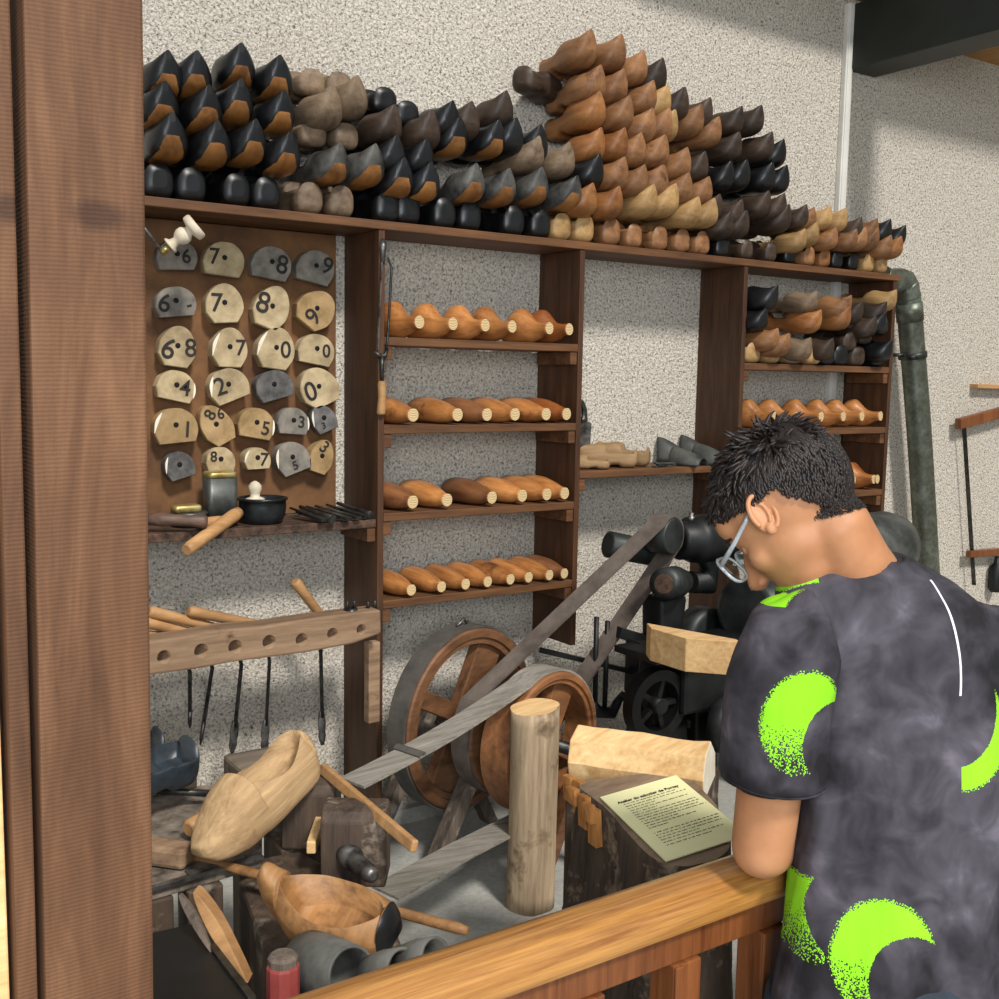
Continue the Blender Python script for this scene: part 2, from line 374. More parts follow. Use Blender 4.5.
# ================================================================= clogs
def clog_mesh(name, mats, L=.24, W=.088, H=.082, n=28, ns=32, pointed=1.0, mb_only=False, cav=.25, inn=.93, th=.6, tabs=None, op=(.05, .49), slot=None):
    wt = [(0, .34), (.02, .56), (.06, .74), (.14, .82), (.28, .80), (.42, .86), (.6, .98), (.72, 1.0), (.83, .92), (.91, .74), (.965, .48), (1, .14)]
    tt = [(0, .60), (.02, .70), (.06, .80), (.2, .80), (.38, .76), (.5, .88), (.6, .94), (.72, .90), (.85, .88), (.94, .94), (1, 1.0 if pointed else .72)]
    bt = [(0, .22), (.02, .12), (.06, .03), (.1, 0), (.24, 0), (.29, .10), (.40, .09), (.46, 0), (.70, .0), (.82, .05), (.90, .15), (.965, .36), (1, .76 if pointed else .55)]
    if tabs: wt, tt, bt = tabs
    mb = MB(); rings = []
    ss = sorted(set([0, .015, .04, .06, op[0]-.006, op[0]+.006, op[1]-.008, op[1]+.008, .97, .99, 1] + [i/(ns-1) for i in range(ns)]))
    for s in ss:
        w, t, b = cinterp(wt, s)*W/2, cinterp(tt, s)*H, cinterp(bt, s)*H
        zc = b + (t-b)*.42; r = []
        for j in range(n):
            q = 2*math.pi*j/n - math.pi/2; c, sn = math.cos(q), math.sin(q)
            pu = .75 + (.5*max(0, (s-.7)/.3) if pointed else 0)
            if sn >= 0: x = math.copysign(abs(c)**.85, c); z = zc+(t-zc)*abs(sn)**pu
            else: x = math.copysign(abs(c)**.55, c); z = zc-(zc-b)*abs(sn)**.7
            if op[0] < s < op[1] and sn > th:
                if tabs:
                    u_ = (s-op[0])/(op[1]-op[0]); hw = inn*math.sin(math.pi*u_)**.42; cb = math.sqrt(1-th*th); k = c/cb
                    if abs(k) > .80:
                        x = math.copysign(hw*(.985+.015*(abs(k) > .9)), c); q2 = min(1, abs(x))**(1/.85); z = zc+(t-zc)*math.sqrt(max(0, 1-q2*q2))**pu
                    else:
                        x = k/.80*hw*.93; fl = b + H*cav; dp = min(1, u_/.10, (1-u_)/.10); z = t + (fl-t)*math.sin(dp*math.pi/2)
                        z += .04*H*(k/.8)**2
                else:
                    x *= inn; z = b + H*cav + .03*H*c*c
            r.append(V((x*w, -s*L, z)))
        rings.append(r)
    mb.loft(rings, 0)
    k = 0
    for i, f in enumerate(mb.f):
        if len(f) == 4:
            ps = [mb.v[q] for q in f]; cy = sum(p.y for p in ps)/4; cz = sum(p.z for p in ps)/4; s = -cy/L
            t, bb = cinterp(tt, s)*H, cinterp(bt, s)*H
            hx = abs(sum(p.x for p in ps)/4)/(cinterp(wt, s)*W/2+1e-6)
            nz = (ps[1]-ps[0]).cross(ps[2]-ps[0]).normalized().z
            if (slot(s) if slot else .44 < s < .985 and cz < bb+.4*(t-bb) and abs(nz) > .50): mb.m[i] = 1
    if slot:
        for i, f in enumerate(mb.f):
            if len(f) > 4 and sum(mb.v[q].y for q in f)/len(f) < -.9*L: mb.m[i] = 1
    if mb_only: return mb
    me = mb.mesh(name, mats); at = me.attributes.new('bare', 'FLOAT', 'POINT')
    for i, q in enumerate(me.vertices):
        s = -q.co.y/L; t, b = cinterp(tt, s)*H, cinterp(bt, s)*H
        at.data[i].value = (q.co.z-b)/max(t-b, 1e-4) + max(0, .5-s)*6 + max(0, s-.97)*14
    return me
KINDS = {'K': ('paint_black', 'paint_black', 'black-painted clog with a bare orange sole'), 'k': ('clog_black', 'clog_black', 'all-black clog'),
         'G': ('paint_worn', 'paint_worn', 'worn grey-black clog'), 'g': ('clog_grey', 'clog_grey', 'grey-brown clog'),
         'B': ('clog_brown', 'clog_brown', 'brown clog'), 'T': ('clog_tan', 'clog_tan', 'tan clog'),
         'D': ('clog_dark', 'clog_dark', 'dark brown clog'), 'R': ('clog_rust', 'clog_rust', 'reddish-brown clog')}
CM = {}
def clog_kind(k, var=0):
    if (k, var) not in CM:
        L, W, H, p = ((.235, .094, .090, 1), (.215, .082, .080, 1), (.23, .085, .08, 0))[var]
        CM[k, var] = clog_mesh('clog', KINDS[k][:2], L, W, H, pointed=p)
    return CM[k, var]
def clog(k, loc, rz, label, group, var=0, tilt=0, scale=1.0, roll=0):
    o = bpy.data.objects.new('clog', clog_kind(k, var)); COL.objects.link(o)
    o.location = loc; o.rotation_euler = (tilt, roll, rz); o.scale = (scale,)*3
    return tag(o, label, 'clog', group)
ORD = ['first', 'second', 'third', 'fourth', 'fifth', 'sixth', 'seventh', 'eighth', 'ninth', 'tenth', 'eleventh', 'twelfth', 'thirteenth', 'fourteenth', 'fifteenth', 'sixteenth', 'seventeenth', 'eighteenth', 'nineteenth', 'twentieth']
A1 = lambda x, y: (130+x/3.33, 30+y/3.33)
A2 = lambda x, y: (390+x/3.33, 20+y/3.33)
A3 = lambda x, y: (650+x/3.33, 60+y/3.33)
def TT(fn, s): return [(*fn(float(a), float(b)), k) for k, a, b in (w.split(',') for w in s.split())]
# toe tips seen in the picture, per layer from the top; a layer is (words, tips)
L_ = []
L_.append(('topmost layer of far-left top stack', TT(A1, 'K,125,65 K,245,70 K,395,45 K,520,85')))
L_.append(('second layer of far-left top stack', TT(A1, 'K,115,168 K,250,178 K,375,160 K,510,198')))
L_.append(('lowest toe-out layer of far-left top stack', TT(A1, 'K,165,275 K,300,300 K,405,292 K,530,335')))
L_.append(('upper grey-brown pair on the top board', TT(A1, 'g,660,178 g,772,152')))
L_.append(('worn pair under the grey-brown pair', TT(A1, 'G,690,372 G,810,376')))
L_.append(('top row of top board middle stack', TT(A1, 'D,865,243') + TT(A2, 'D,155,300 k,200,265 D,290,272 D,400,236')))
L_.append(('second row of top board middle stack', TT(A1, 'k,890,348') + TT(A2, 'k,118,393 K,243,322 K,352,328 k,430,325 k,520,350')))
L_.append(('third row of top board middle stack', TT(A2, 'g,482,382 g,596,405 k,686,443')))
L_.append(('lowest toe-out row of top board middle stack', TT(A2, 'K,62,458 K,150,473 G,308,478 G,410,494 G,515,490 G,610,514')))
L_.append(('first row of tall brown top stack', TT(A2, 'B,686,32 B,765,43 B,846,100 D,905,124')))
L_.append(('second row of tall brown top stack', TT(A2, 'B,710,150 B,776,160 B,866,196 T,916,212 D,986,224') + TT(A3, 'D,122,90 D,188,120')))
L_.append(('third row of tall brown top stack', TT(A2, 'R,710,238 B,792,248 B,868,290 T,938,294') + TT(A3, 'B,72,160 B,160,142 B,226,186')))
L_.append(('fourth row of tall brown top stack', TT(A2, 'R,690,354 R,768,354 B,850,376 B,912,380') + TT(A3, 'B,46,250 B,130,290 D,190,304')))
L_.append(('fifth row of tall brown top stack', TT(A2, 'B,776,453 B,848,480 B,916,482') + TT(A3, 'B,50,350 B,134,374 B,206,388')))
L_.append(('lowest toe-out row, tall brown top stack', TT(A2, 'R,668,540 R,752,550 T,877,545 T,942,546') + TT(A3, 'T,76,408 T,155,452 T,226,460')))
L_.append(('top row of dark stack beside brown one', TT(A3, 'D,298,150 D,370,148')))
L_.append(('second row of dark stack beside brown one', TT(A3, 'D,302,238 D,395,234 k,446,262')))
L_.append(('third row of dark stack beside brown one', TT(A3, 'k,268,334 k,335,332 k,416,340 k,466,350')))
L_.append(('fourth row of dark stack beside brown one', TT(A3, 'D,240,446 D,300,462 D,394,434 D,444,442')))
L_.append(('lowest toe-out row, dark top stack', TT(A3, 'D,266,502 D,330,500 D,460,478 D,522,480')))
L_.append(('upper row, far-right end of top board', TT(A3, 'B,556,490 T,598,484 T,656,492 D,700,520 B,752,525 k,800,528 k,846,548')))
L_.append(('lower row, far-right end of top board', TT(A3, 'T,512,560 T,566,540 B,626,556 B,682,560 B,722,556 B,762,556 B,806,582 R,846,586')))
cnt = 0
for words, tips in L_:
    for i, (px, py, k) in enumerate(tips):
        p = onY(px, py, -.255); var = 0 if px < 620 else (1 if px > 800 else 0)
        sc = (1.0 if px < 700 else .95)*random.uniform(.97, 1.03)
        tilt = math.radians(-3 + random.uniform(-2, 2))
        H, L = ((.090, .235), (.080, .215))[var]
        dz = (H*math.cos(tilt) - L*math.sin(tilt))*sc; dy = -(L*math.cos(tilt)+H*math.sin(tilt))*sc
        z = max(p.z-dz, TOP+.012); y = min(-.255 - dy, -.012)
        clog(k, (p.x, y, z), random.uniform(-.07, .07), '%s, %s from left in the %s' % (KINDS[k][2].replace(' with a bare orange sole', ''), ORD[i], words), 'clogs stacked toe outwards on the top board', var, -tilt*-1, sc, random.uniform(-.04, .04)); cnt += 1
# the bottom row shows heels
H_ = [('far-left black top stack', TT(A1, 'k,100,500 k,210,510 k,360,530 k,460,540')), ('grey-brown pairs up top', TT(A1, 'g,605,570 g,710,570')),
      ('top board middle stack', TT(A1, 'k,865,595 k,935,605') + TT(A2, 'k,190,640 k,275,655 k,420,665 k,510,690')),
      ('tall brown top stack', TT(A2, 'T,580,690 T,655,700 B,745,710 B,820,720 B,905,733') + TT(A3, 'B,40,600 B,115,605 B,182,612')),
      ('dark stack up top', TT(A3, 'k,247,620 D,330,622 D,410,632 k,475,650')),
      ('far-right end of top stack', TT(A3, 'B,537,660 R,588,662 k,632,662 k,686,665 T,735,678 T,780,682'))]
for words, tips in H_:
    for i, (px, py, k) in enumerate(tips):
        p = onY(px, py, -.20); sc = (1.0 if px < 620 else .92)*random.uniform(.97, 1.03)
        var = 0 if px < 720 else 1
        L = (.235, .215)[var]*sc*.84
        o = clog(k, (p.x, -.2, TOP+.001), math.pi+random.uniform(-.03, .03), '%s, heel outward, %s from left under the %s' % (KINDS[k][2].replace(' with a bare orange sole', '').replace('all-', ''), ORD[i], words), 'clogs lying heel outwards on the top board', var, 0, sc)
        o.scale = (sc, sc*.84, sc*1.12)
# upper layers of the two odd columns: rounded heels on top
for i, (px, py, k, w) in enumerate([(*A1(612, 165), 'g', 'topmost grey-brown heel above the left grey-brown toe'), (*A1(705, 175), 'g', 'topmost grey-brown heel above the right grey-brown toe'),
                                   (*A1(618, 335), 'g', 'cracked grey-brown heel between the two left grey-brown toes'), (*A1(725, 345), 'g', 'cracked grey-brown heel between the two right grey-brown toes'),
                                   (*A1(855, 225), 'k', 'black rounded clog heel just right of the grey-brown pairs'), (*A1(930, 270), 'k', 'second black rounded heel right of the grey-brown pairs')]):
    p = onY(px, py, -.19); sc = 1.0
    o = clog(k, (p.x, -.19, max(p.z-.035, TOP+.02)), math.pi, w, 'clogs lying heel outwards on the top board', 0, 0, sc); o.scale = (1, .75, .9)
p = onY(*A2(410, 190), -.12)
clog('D', (p.x+.02, -.13, onY(*A2(480, 235), -.15).z), math.pi*.5+.5, 'dark clog lying crossways under the topmost brown pair, heel pointing left', 'clogs stacked toe outwards on the top board', 0, 0, 1.0)
# ---------------------------------------------------------------- clogs in the right-hand compartment
A6 = lambda x, y: (740+x/5.553, 260+y/5.553)
def comp(s, words, heel, z0=None):
    for i, (px, py, k) in enumerate(TT(A6, s)):
        yy = -.205 if heel else -.235
        p = onY(px, py, yy); sc = random.uniform(1.02, 1.10); p.x = min(max(p.x, XU['U3']+.062), XU['U4']-.045)
        if heel:
            z = SHZ['r1']+.001 if z0 == 0 else p.z-.03
            o = clog(k, (p.x, yy, z), math.pi, '', 'clogs in the upper right compartment', 0, 0, sc); o.scale = (sc, sc*.82, sc*.95)
        else:
            z = p.z-.07
            o = clog(k, (p.x, -.03, z), random.uniform(-.1, .1), '', 'clogs in the upper right compartment', 1, math.radians(4), sc)
        o['label'] = '%s, %s from left, %s of upper right compartment' % (KINDS[k][2].replace(' with a bare orange sole', '').replace('all-', ''), ORD[i], words)
comp('T,85,520 T,195,520 g,320,535 T,425,530 k,500,535 k,575,540 D,670,540 k,780,540', 'heel row on the shelf', True, 0)
comp('B,165,375 B,225,405 g,375,430 D,500,430 k,810,445', 'second row', False)
comp('D,625,460 D,712,420', 'dark pair of large heels', True)
comp('k,105,262 R,400,275 R,580,260 D,720,310 k,790,290', 'third row', False)
comp('D,650,340 k,805,370', 'upper heels', True)
comp('k,120,140 g,405,165 B,552,195 D,655,230 D,765,225 T,835,160', 'topmost row', False)
# ================================================================= shoe lasts
def last_mesh(kind, mats):
    mb = MB(); n = 20; L = .195; rings = []
    if kind == 'hump':
        wt = [(0, .020), (.06, .032), (.25, .041), (.42, .040), (.6, .030), (.78, .020), (1, .0175)]
        tt = [(0, .040), (.06, .054), (.18, .078), (.34, .106), (.44, .107), (.58, .086), (.72, .066), (.86, .061), (1, .062)]
        bt = [(0, .016), (.06, .003), (.2, 0), (.6, 0), (.78, .010), (.9, .024), (1, .026)]
    else:
        wt = [(0, .030), (.03, .036), (.2, .041), (.45, .0415), (.65, .037), (.82, .027), (.93, .0185), (1, .0175)]
        tt = [(0, .060), (.03, .066), (.2, .072), (.45, .070), (.65, .062), (.82, .052), (.93, .046), (1, .045)]
        bt = [(0, .012), (.04, .003), (.15, 0), (.6, 0), (.8, .004), (.93, .010), (1, .010)]
    for i in range(27):
        s = i/26; w, t, b = cinterp(wt, s), cinterp(tt, s), cinterp(bt, s); zc = (t+b)/2
        rings.append([V((w*math.cos(q), -s*L, zc+(t-b)/2*math.copysign(abs(math.sin(q))**.9, math.sin(q)))) for q in [2*math.pi*j/n for j in range(n)]])
    mb.loft(rings, 0, (True, True), True, True, (0, 1))
    return mb
LM = {}
def last(k, kind, loc, label, group, sc=1.0, rz=0.0, xmin=-9):
    L_ = (.195 if kind == 'hump' else .195)*sc; fx, fy = loc[0], loc[1]-L_
    while rz > 0 and fx-math.sin(rz)*L_ < xmin: rz -= .01
    loc = (fx-math.sin(rz)*L_, fy+math.cos(rz)*L_, loc[2])
    root_mats = {'o': 'last', 'd': 'last_dark', 'r': 'last_red'}[k]
    if (k, kind) not in LM: LM[k, kind] = last_mesh(kind, None).mesh('shoe_last', [root_mats, 'endgrain'])
    o = bpy.data.objects.new('shoe_last', LM[k, kind]); COL.objects.link(o); o.location = loc; o.rotation_euler = (0, 0, rz); o.scale = (sc,)*3
    return tag(o, label, 'shoe last', group)
A5 = lambda x, y: (360+x/2.854, 270+y/2.854)
rows = [('s1', 'hump', 'humped varnished wooden last', 'uppermost row of the middle rack', 'o,170,148 o,266,155 o,358,157 o,435,163 o,541,168 r,614,178', .94),
        ('s2', 'flat', 'varnished wooden last', 'second row of the middle rack', 'o,152,419 o,279,417 d,363,412 o,443,411 o,532,411 r,622,403', 1.0),
        ('s3', 'flat', 'varnished wooden last', 'third row of the middle rack', 'd,151,667 o,249,662 d,377,655 o,464,645 o,534,640 o,594,636', 1.0),
        ('s4', 'flat', 'small varnished wooden last', 'lowest row of the middle rack', 'o,147,917 o,233,908 o,302,902 o,365,895 o,430,888 o,482,882 o,541,878 d,590,875', .86)]
for key, kind, words, where, s, sc in rows:
    for i, (px, py, k) in enumerate(TT(A5, s)):
        p = onY(px, py, SY-.008); x = min(max(p.x, XU['U1']+UT+.046*sc), XU['U2']-.043*sc)
        last(k, kind, (x, SY-.008+.195*sc, SHZ[key]+.0005), ('dark ' if k == 'd' else 'reddish ' if k == 'r' else '')+'%s, %s from left in the %s' % (words, ORD[i], where), 'wooden lasts on the middle rack', sc, .20 if key == 's1' else .13, XU['U1']+UT+.044*sc)
for key, s, where in (('r2', 'o,195,850 o,313,877 o,452,877 o,575,874 o,678,877 o,820,873', 'upper row of the right rack'),):
    for i, (px, py, k) in enumerate(TT(A6, s)):
        p = onY(px, py, SY-.008); x = min(max(p.x, XU['U3']+UT+.05), XU['U4']-.044)
        last(k, 'hump', (x, SY-.008+.195*.94, SHZ[key]+.0005), 'brown humped last, %s from left in the %s' % (ORD[i], where), 'wooden lasts on the right rack', .94, .2, XU['U3']+UT+.042)
A8 = lambda x, y: (830+x/9.99, 440+y/9.99)
for i, (px, py, k) in enumerate(TT(A8, 'o,235,440 o,440,410 r,605,395')):
    p = onY(px, py, SY-.008); x = min(p.x, XU['U4']-.042)
    last(k, 'hump', (x, SY-.008+.195*.9, SHZ['r3']+.0005), 'brown humped last on the lowest right shelf, %s right of the head' % ORD[i], 'wooden lasts on the right rack', .9, .2)
# ---------------------------------------------------------------- middle shelf between the racks: soles and leather uppers
A9 = lambda x, y: (570+x/6.244, 420+y/6.244)
def sole(px, py, L, W, H, rz, k, label, lift=0):
    o = bpy.data.objects.new('wooden_sole', clog_mesh('wooden_sole', [k, k], L, W, H, pointed=0, cav=.42)); COL.objects.link(o)
    p = onY(*A9(px, py), -.20); o.location = (p.x, -.205, SHZ['m']+.0005+lift); o.rotation_euler = (0, 0, rz)
    return tag(o, label, 'clog sole', 'carved soles on the middle shelf')
s = sole(285, 285, .14, .085, .045, 4.05, 'suede', 'flat tan carved sole lying lowest at the left end of the middle shelf'); s.location = (.815, -.175, SHZ['m']+.0005)
s = sole(430, 260, .20, .085, .078, 4.0, 'suede', 'taller tan carved clog with a pale rim, left of the dark leather pieces'); s.location = (.935, -.165, SHZ['m']+.0005)
s = sole(540, 240, .18, .085, .080, 3.75, 'suede', 'tan carved clog with a pale rim, touching the dark leather pieces'); s.location = (1.005, -.145, SHZ['m']+.0005)
def upper(px, py, y, L, W, H, rz, label, tilt=0):
    mb = MB(); n = 14; outer = []; inner = []
    for i in range(10):
        s_ = i/9; w = W/2*(.75+.35*math.sin(math.pi*min(1, s_*1.05))**.8); h = H*(1.0-.55*s_**1.6)
        arc = lambda k: [V((w*k*math.cos(q), -s_*L, max(.001, h*k*math.sin(q)))) for q in [math.pi*j/(n-1) for j in range(n)]]
        outer.append(arc(1)); inner.append(arc(.93))
    rings = [o_ + i_[::-1] for o_, i_ in zip(outer, inner)]
    mb.loft(rings, 0)
    o = bpy.data.objects.new('leather_upper', mb.mesh('leather_upper', ['leather_grey'])); COL.objects.link(o)
    p = onY(*A9(px, py), y); o.location = (p.x, y+L/2, SHZ['m']+.0005); o.rotation_euler = (tilt, 0, rz)
    return tag(o, label, 'leather upper', 'leather uppers on the middle shelf')
for px, y, L, W, H, rz, lab in ((600, -.05, .09, .085, .085, .9, 'tall dark grey leather upper standing behind the front leather pieces, left end'), (745, -.05, .09, .085, .09, .7, 'dark grey leather upper standing at the back, second from left'), (860, -.05, .09, .075, .085, .5, 'dark grey leather upper standing at the back, nearest the right upright'),
                               (715, -.165, .11, .09, .058, .35, 'low dark leather upper at the front edge, left one of the front pair'), (860, -.165, .11, .095, .068, .25, 'low dark leather upper at the front edge, right one of the front pair')):
    upper(px, 260, y, L, W, H, rz, lab)
mb = MB()
for i, (a, b_, c_, d_) in enumerate(((520, 285, 600, 262), (545, 300, 640, 285), (530, 270, 620, 300))):
    p, q = onY(*A9(a, b_), -.19), onY(*A9(c_, d_), -.175); z = SHZ['m']+.004+.005*i
    mb.bar((p.x, p.y, z), (q.x, q.y-.01*i, z), .014, .004)
tag(obj('leather_strap', mb, 'leather_grey'), 'small bundle of grey leather straps lying in front of the dark uppers', 'straps')
# steel blade standing behind the second upright
B9 = lambda x, y: (520+x/9.99, 400+y/9.99)
bl = thing('steel_blade', (.72, -.07, SHZ['m']), 'blue-grey steel blade with a dark neck leaning behind the second upright', 'blade tool')
pts = [onY(*B9(*q), -.07) for q in ((560, 590), (650, 560), (695, 540), (715, 235), (645, 195), (560, 170))]
zmin = SHZ['m']+.001
pts = [V((max(p.x, XU['U2']+UT+.002), p.y, max(p.z, zmin))) for p in pts]
obj('blade', MB().poly(pts, (0, .006, 0)), 'steel', bl)
pts = [onY(*B9(*q), -.07) for q in ((600, 195), (645, 195), (640, 90), (615, 20), (590, 0))]
obj('neck', MB().tube([V((max(p.x, XU['U2']+UT+.012), p.y, p.z)) for p in pts], [.012, .011, .009, .008, .007], 8), 'steel_dark', bl)
# ================================================================= the numbered heel pieces on the brown board
pb = obj('pegboard', MB().mm((-.62, -.022, .95), (-.035, -.0005, 1.698)), 'pegboard', None, (-.33, -.02, .95), .002)
tag(pb, 'brown hardboard panel behind the numbered wooden heel pieces', 'board')
A4 = lambda x, y: (140+x/2.777, 200+y/2.777)
ARCH = [(-.40, -.5), (.42, -.5), (.50, -.15), (.43, .20), (.22, .44), (0, .5), (-.24, .45), (-.44, .20), (-.50, -.15)]
EGG = [(-.28, -.48), (.30, -.50), (.47, -.2), (.44, .12), (.26, .40), (.02, .5), (-.22, .42), (-.44, .14), (-.47, -.2)]
def outline(kind, w, h, rot):
    pts = {'a': ARCH, 'e': EGG}[kind]; c = [V((x*w, y*h, 0)) for x, y in pts]
    out = [c[0]] + spline(c[1:], 5) ; q = math.radians(rot); return [(p.x*math.cos(q)-p.y*math.sin(q), p.x*math.sin(q)+p.y*math.cos(q)) for p in out]
def heel(cx, cy, w, h, rot, kind, mat, marks, label, cham=None):
    px, py = A4(cx, cy); base = onY(px, py, -.0225)
    t = thing('heel_template', base, label, 'heel piece', 'numbered heel pieces on the board')
    yf = -.064
    ol = [onY(px+x/2.777, py-y/2.777, yf) for x, y in outline(kind, w, h, rot)]
    b_ = MB(); n = len(ol); c0 = sum((p for p in ol), V((0, 0, 0)))/n
    back = [V((c0.x+(p.x-c0.x)*.96, -.0226, c0.z+(p.z-c0.z)*.96)) for p in ol]; mid = [V((p.x, yf+.003, p.z)) for p in ol]
    front = [V((c0.x+(p.x-c0.x)*.965, yf, c0.z+(p.z-c0.z)*.965)) for p in ol]
    b_.loft([back, mid, front], 0, (True, True), True, False)
    obj('block', b_, mat, t)
    hp = onY(px, py-3/2.777, yf)
    obj('nail', MB().lathe((hp.x, yf+.002, hp.z), (0, -1, 0), [(0, .0065), (.0035, .0065), (.0045, .004)], 12), 'hole', t)
    if cham:
        a, e = cham
        seg = [i for i in range(n) if a <= i/n <= e]
        if len(seg) > 1:
            cb = MB(); o_ = [V((c0.x+(ol[i].x-c0.x)*1.0, yf-.0006, c0.z+(ol[i].z-c0.z)*1.0)) for i in seg]; p0, p1 = o_[0], o_[-1]
            inn = [V((p0.x+(p1.x-p0.x)*k/(len(seg)-1), yf-.0006, p0.z+(p1.z-p0.z)*k/(len(seg)-1))) for k in range(len(seg))]
            inn = [V((c0.x+(p.x-c0.x)*.98, p.y, c0.z+(p.z-c0.z)*.98)) for p in inn]
            cb.poly(o_+inn[::-1], (0, .003, 0)); obj('chamfer', cb, 'chamfer', t)
    for s, dx, dy, size, r in marks:
        o_ = onY(px+dx/2.777, py+dy/2.777, yf-.0012); q = math.radians(r)
        text_obj('number', s, size/2.777/430*1.3, 'ink', t, o_, (math.cos(q), 0, math.sin(q)), (-math.sin(q), 0, math.cos(q)), .0006, .0006)
    return t
P_, T_, G_, D_ = 'block_pale', 'block_tan', 'block_grey', 'block_dark'
W_ = 'wooden heel piece marked '
for a in [(103, 152, 116, 84, 0, 'a', G_, [('6', 26, 6, 44, 0)], 'grey heel piece marked 6 in the top row, partly behind the turned knob'),
          (235, 163, 116, 94, -8, 'a', P_, [('7', -28, -5, 52, 0)], 'pale wooden heel piece marked 7 in the top row'),
          (367, 174, 114, 90, -12, 'a', G_, [('8', 28, 8, 62, -10)], 'grey wooden heel piece marked 8 in the top row'),
          (490, 185, 108, 90, -16, 'a', G_, [('9', 30, 0, 58, -20)], 'grey wooden heel piece marked 9 in the top row'),
          (100, 282, 116, 84, 4, 'a', G_, [('6', -32, 6, 58, -12), ('-', 36, 8, 40, 20)], 'grey heel piece marked 6 with a smudge, leftmost of second row'),
          (235, 287, 112, 112, 4, 'e', P_, [('7', -22, 0, 60, 0)], 'pale tall heel piece marked 7 in the second row'),
          (368, 297, 104, 122, -20, 'e', P_, [('8', -26, -10, 70, -15)], 'pale tilted heel piece marked 8 in the second row'),
          (492, 303, 112, 108, -38, 'e', T_, [('9', -10, 22, 60, 50)], 'tan kite-shaped heel piece marked 9 in the second row'),
          (105, 407, 110, 116, -6, 'e', P_, [('6', -26, 8, 66, -20), ('8', 36, 6, 58, 0)], 'pale heel piece marked 6 and 8, leftmost of third row'),
          (250, 410, 104, 112, 0, 'e', P_, [('7', 30, 2, 52, 0)], 'pale heel piece marked 7 in the third row', (.72, .98)),
          (379, 412, 110, 118, -6, 'e', P_, [('0', 26, 6, 56, 0)], 'large pale heel piece marked 0 in the third row', (.72, .98)),
          (492, 415, 102, 84, -12, 'a', P_, [('0', 26, 6, 44, 0), ('_', 16, 32, 30, -12)], 'small pale heel piece marked 0 with a bar, right end of third row'),
          (102, 516, 110, 84, -12, 'a', P_, [('4', 24, 8, 52, -8)], 'pale heel piece marked 4, leftmost of fourth row', (.1, .32)),
          (246, 514, 112, 92, 22, 'a', P_, [('2', -22, 6, 58, 18)], 'pale heel piece marked 2 tilted up in the fourth row', (.72, .98)),
          (373, 514, 106, 82, 16, 'a', D_, [], 'dark grey unmarked heel piece in the fourth row'),
          (497, 520, 112, 112, 28, 'e', P_, [('0', -22, 14, 66, 20)], 'pale heel piece with a large slanted 0 at the right of the fourth row'),
          (100, 627, 124, 98, 6, 'a', T_, [('1', 32, 12, 52, -4)], 'peach-coloured heel piece marked 1 with a pale left edge', (.72, .98)),
          (212, 625, 92, 118, 32, 'e', T_, [('8', -16, -28, 40, 60), ('6', 12, -30, 34, 20)], 'brownish heel piece with a smudged mark, tapering to the bottom'),
          (325, 620, 102, 84, -10, 'a', T_, [('5', 24, 16, 46, -10)], 'speckled tan heel piece marked 5 in the fifth row', (.1, .32)),
          (427, 614, 88, 74, -4, 'a', G_, [('3', 22, 4, 40, -5)], 'grey heel piece marked 3 in the fifth row', (.1, .32)),
          (511, 607, 68, 76, 24, 'a', D_, [('3', 0, 20, 22, 20)], 'small charcoal heel piece at the right end of the fifth row', (.72, .98)),
          (110, 737, 84, 76, 18, 'a', D_, [], 'small charcoal heel piece at the left of the bottom row', (.72, .98)),
          (225, 722, 82, 72, 0, 'a', P_, [('8', -20, -8, 34, 0)], 'pale heel piece partly hidden behind the tall tin'),
          (327, 718, 74, 60, 4, 'a', P_, [('7', 18, 4, 44, -5)], 'small pale heel piece marked 7 in the bottom row', (.72, .98)),
          (424, 716, 96, 88, 22, 'a', G_, [('5', 8, 22, 30, 20)], 'grey tilted heel piece with a pale left edge in the bottom row', (.72, .98)),
          (506, 713, 68, 96, -16, 'e', T_, [('3', 6, -26, 42, -40)], 'narrow tan heel piece marked 3 at the right end of the bottom row')]:
    heel(*a)
# ---------------------------------------------------------------- brace with a bleached knob
kn = [onY(x, y, -.19) for x, y in ((145, 229), (162, 252), (173, 243), (186, 231), (201, 219))]
t = thing('brace', kn[1], 'old brace with bleached turned wooden knob and brass ferrule hanging at the upper left', 'brace')
ax = (kn[4]-kn[1]).normalized()+V((0, -.35, 0)); ax.normalize(); Lk = (kn[4]-kn[1]).length/ .95
obj('crank_rod', MB().tube([V((-.66, -.01, 1.66)), V((-.66, -.17, 1.66)), kn[0], kn[1]], .0045, 10), 'steel', t)
obj('ferrule', MB().lathe(kn[1]-ax*.004, ax, [(0, .009), (.028, .010)], 16), 'brass', t)
kb = obj('knob', MB().lathe(kn[1]+ax*.022, ax, [(0, .0195), (.004, .020), (.010, .012), (.020, .010), (.026, .016), (.036, .0205), (.046, .0195), (.054, .013), (.058, .012), (.062, .028), (.066, .031), (.077, .031), (.081, .027)], 28), 'knob', t)
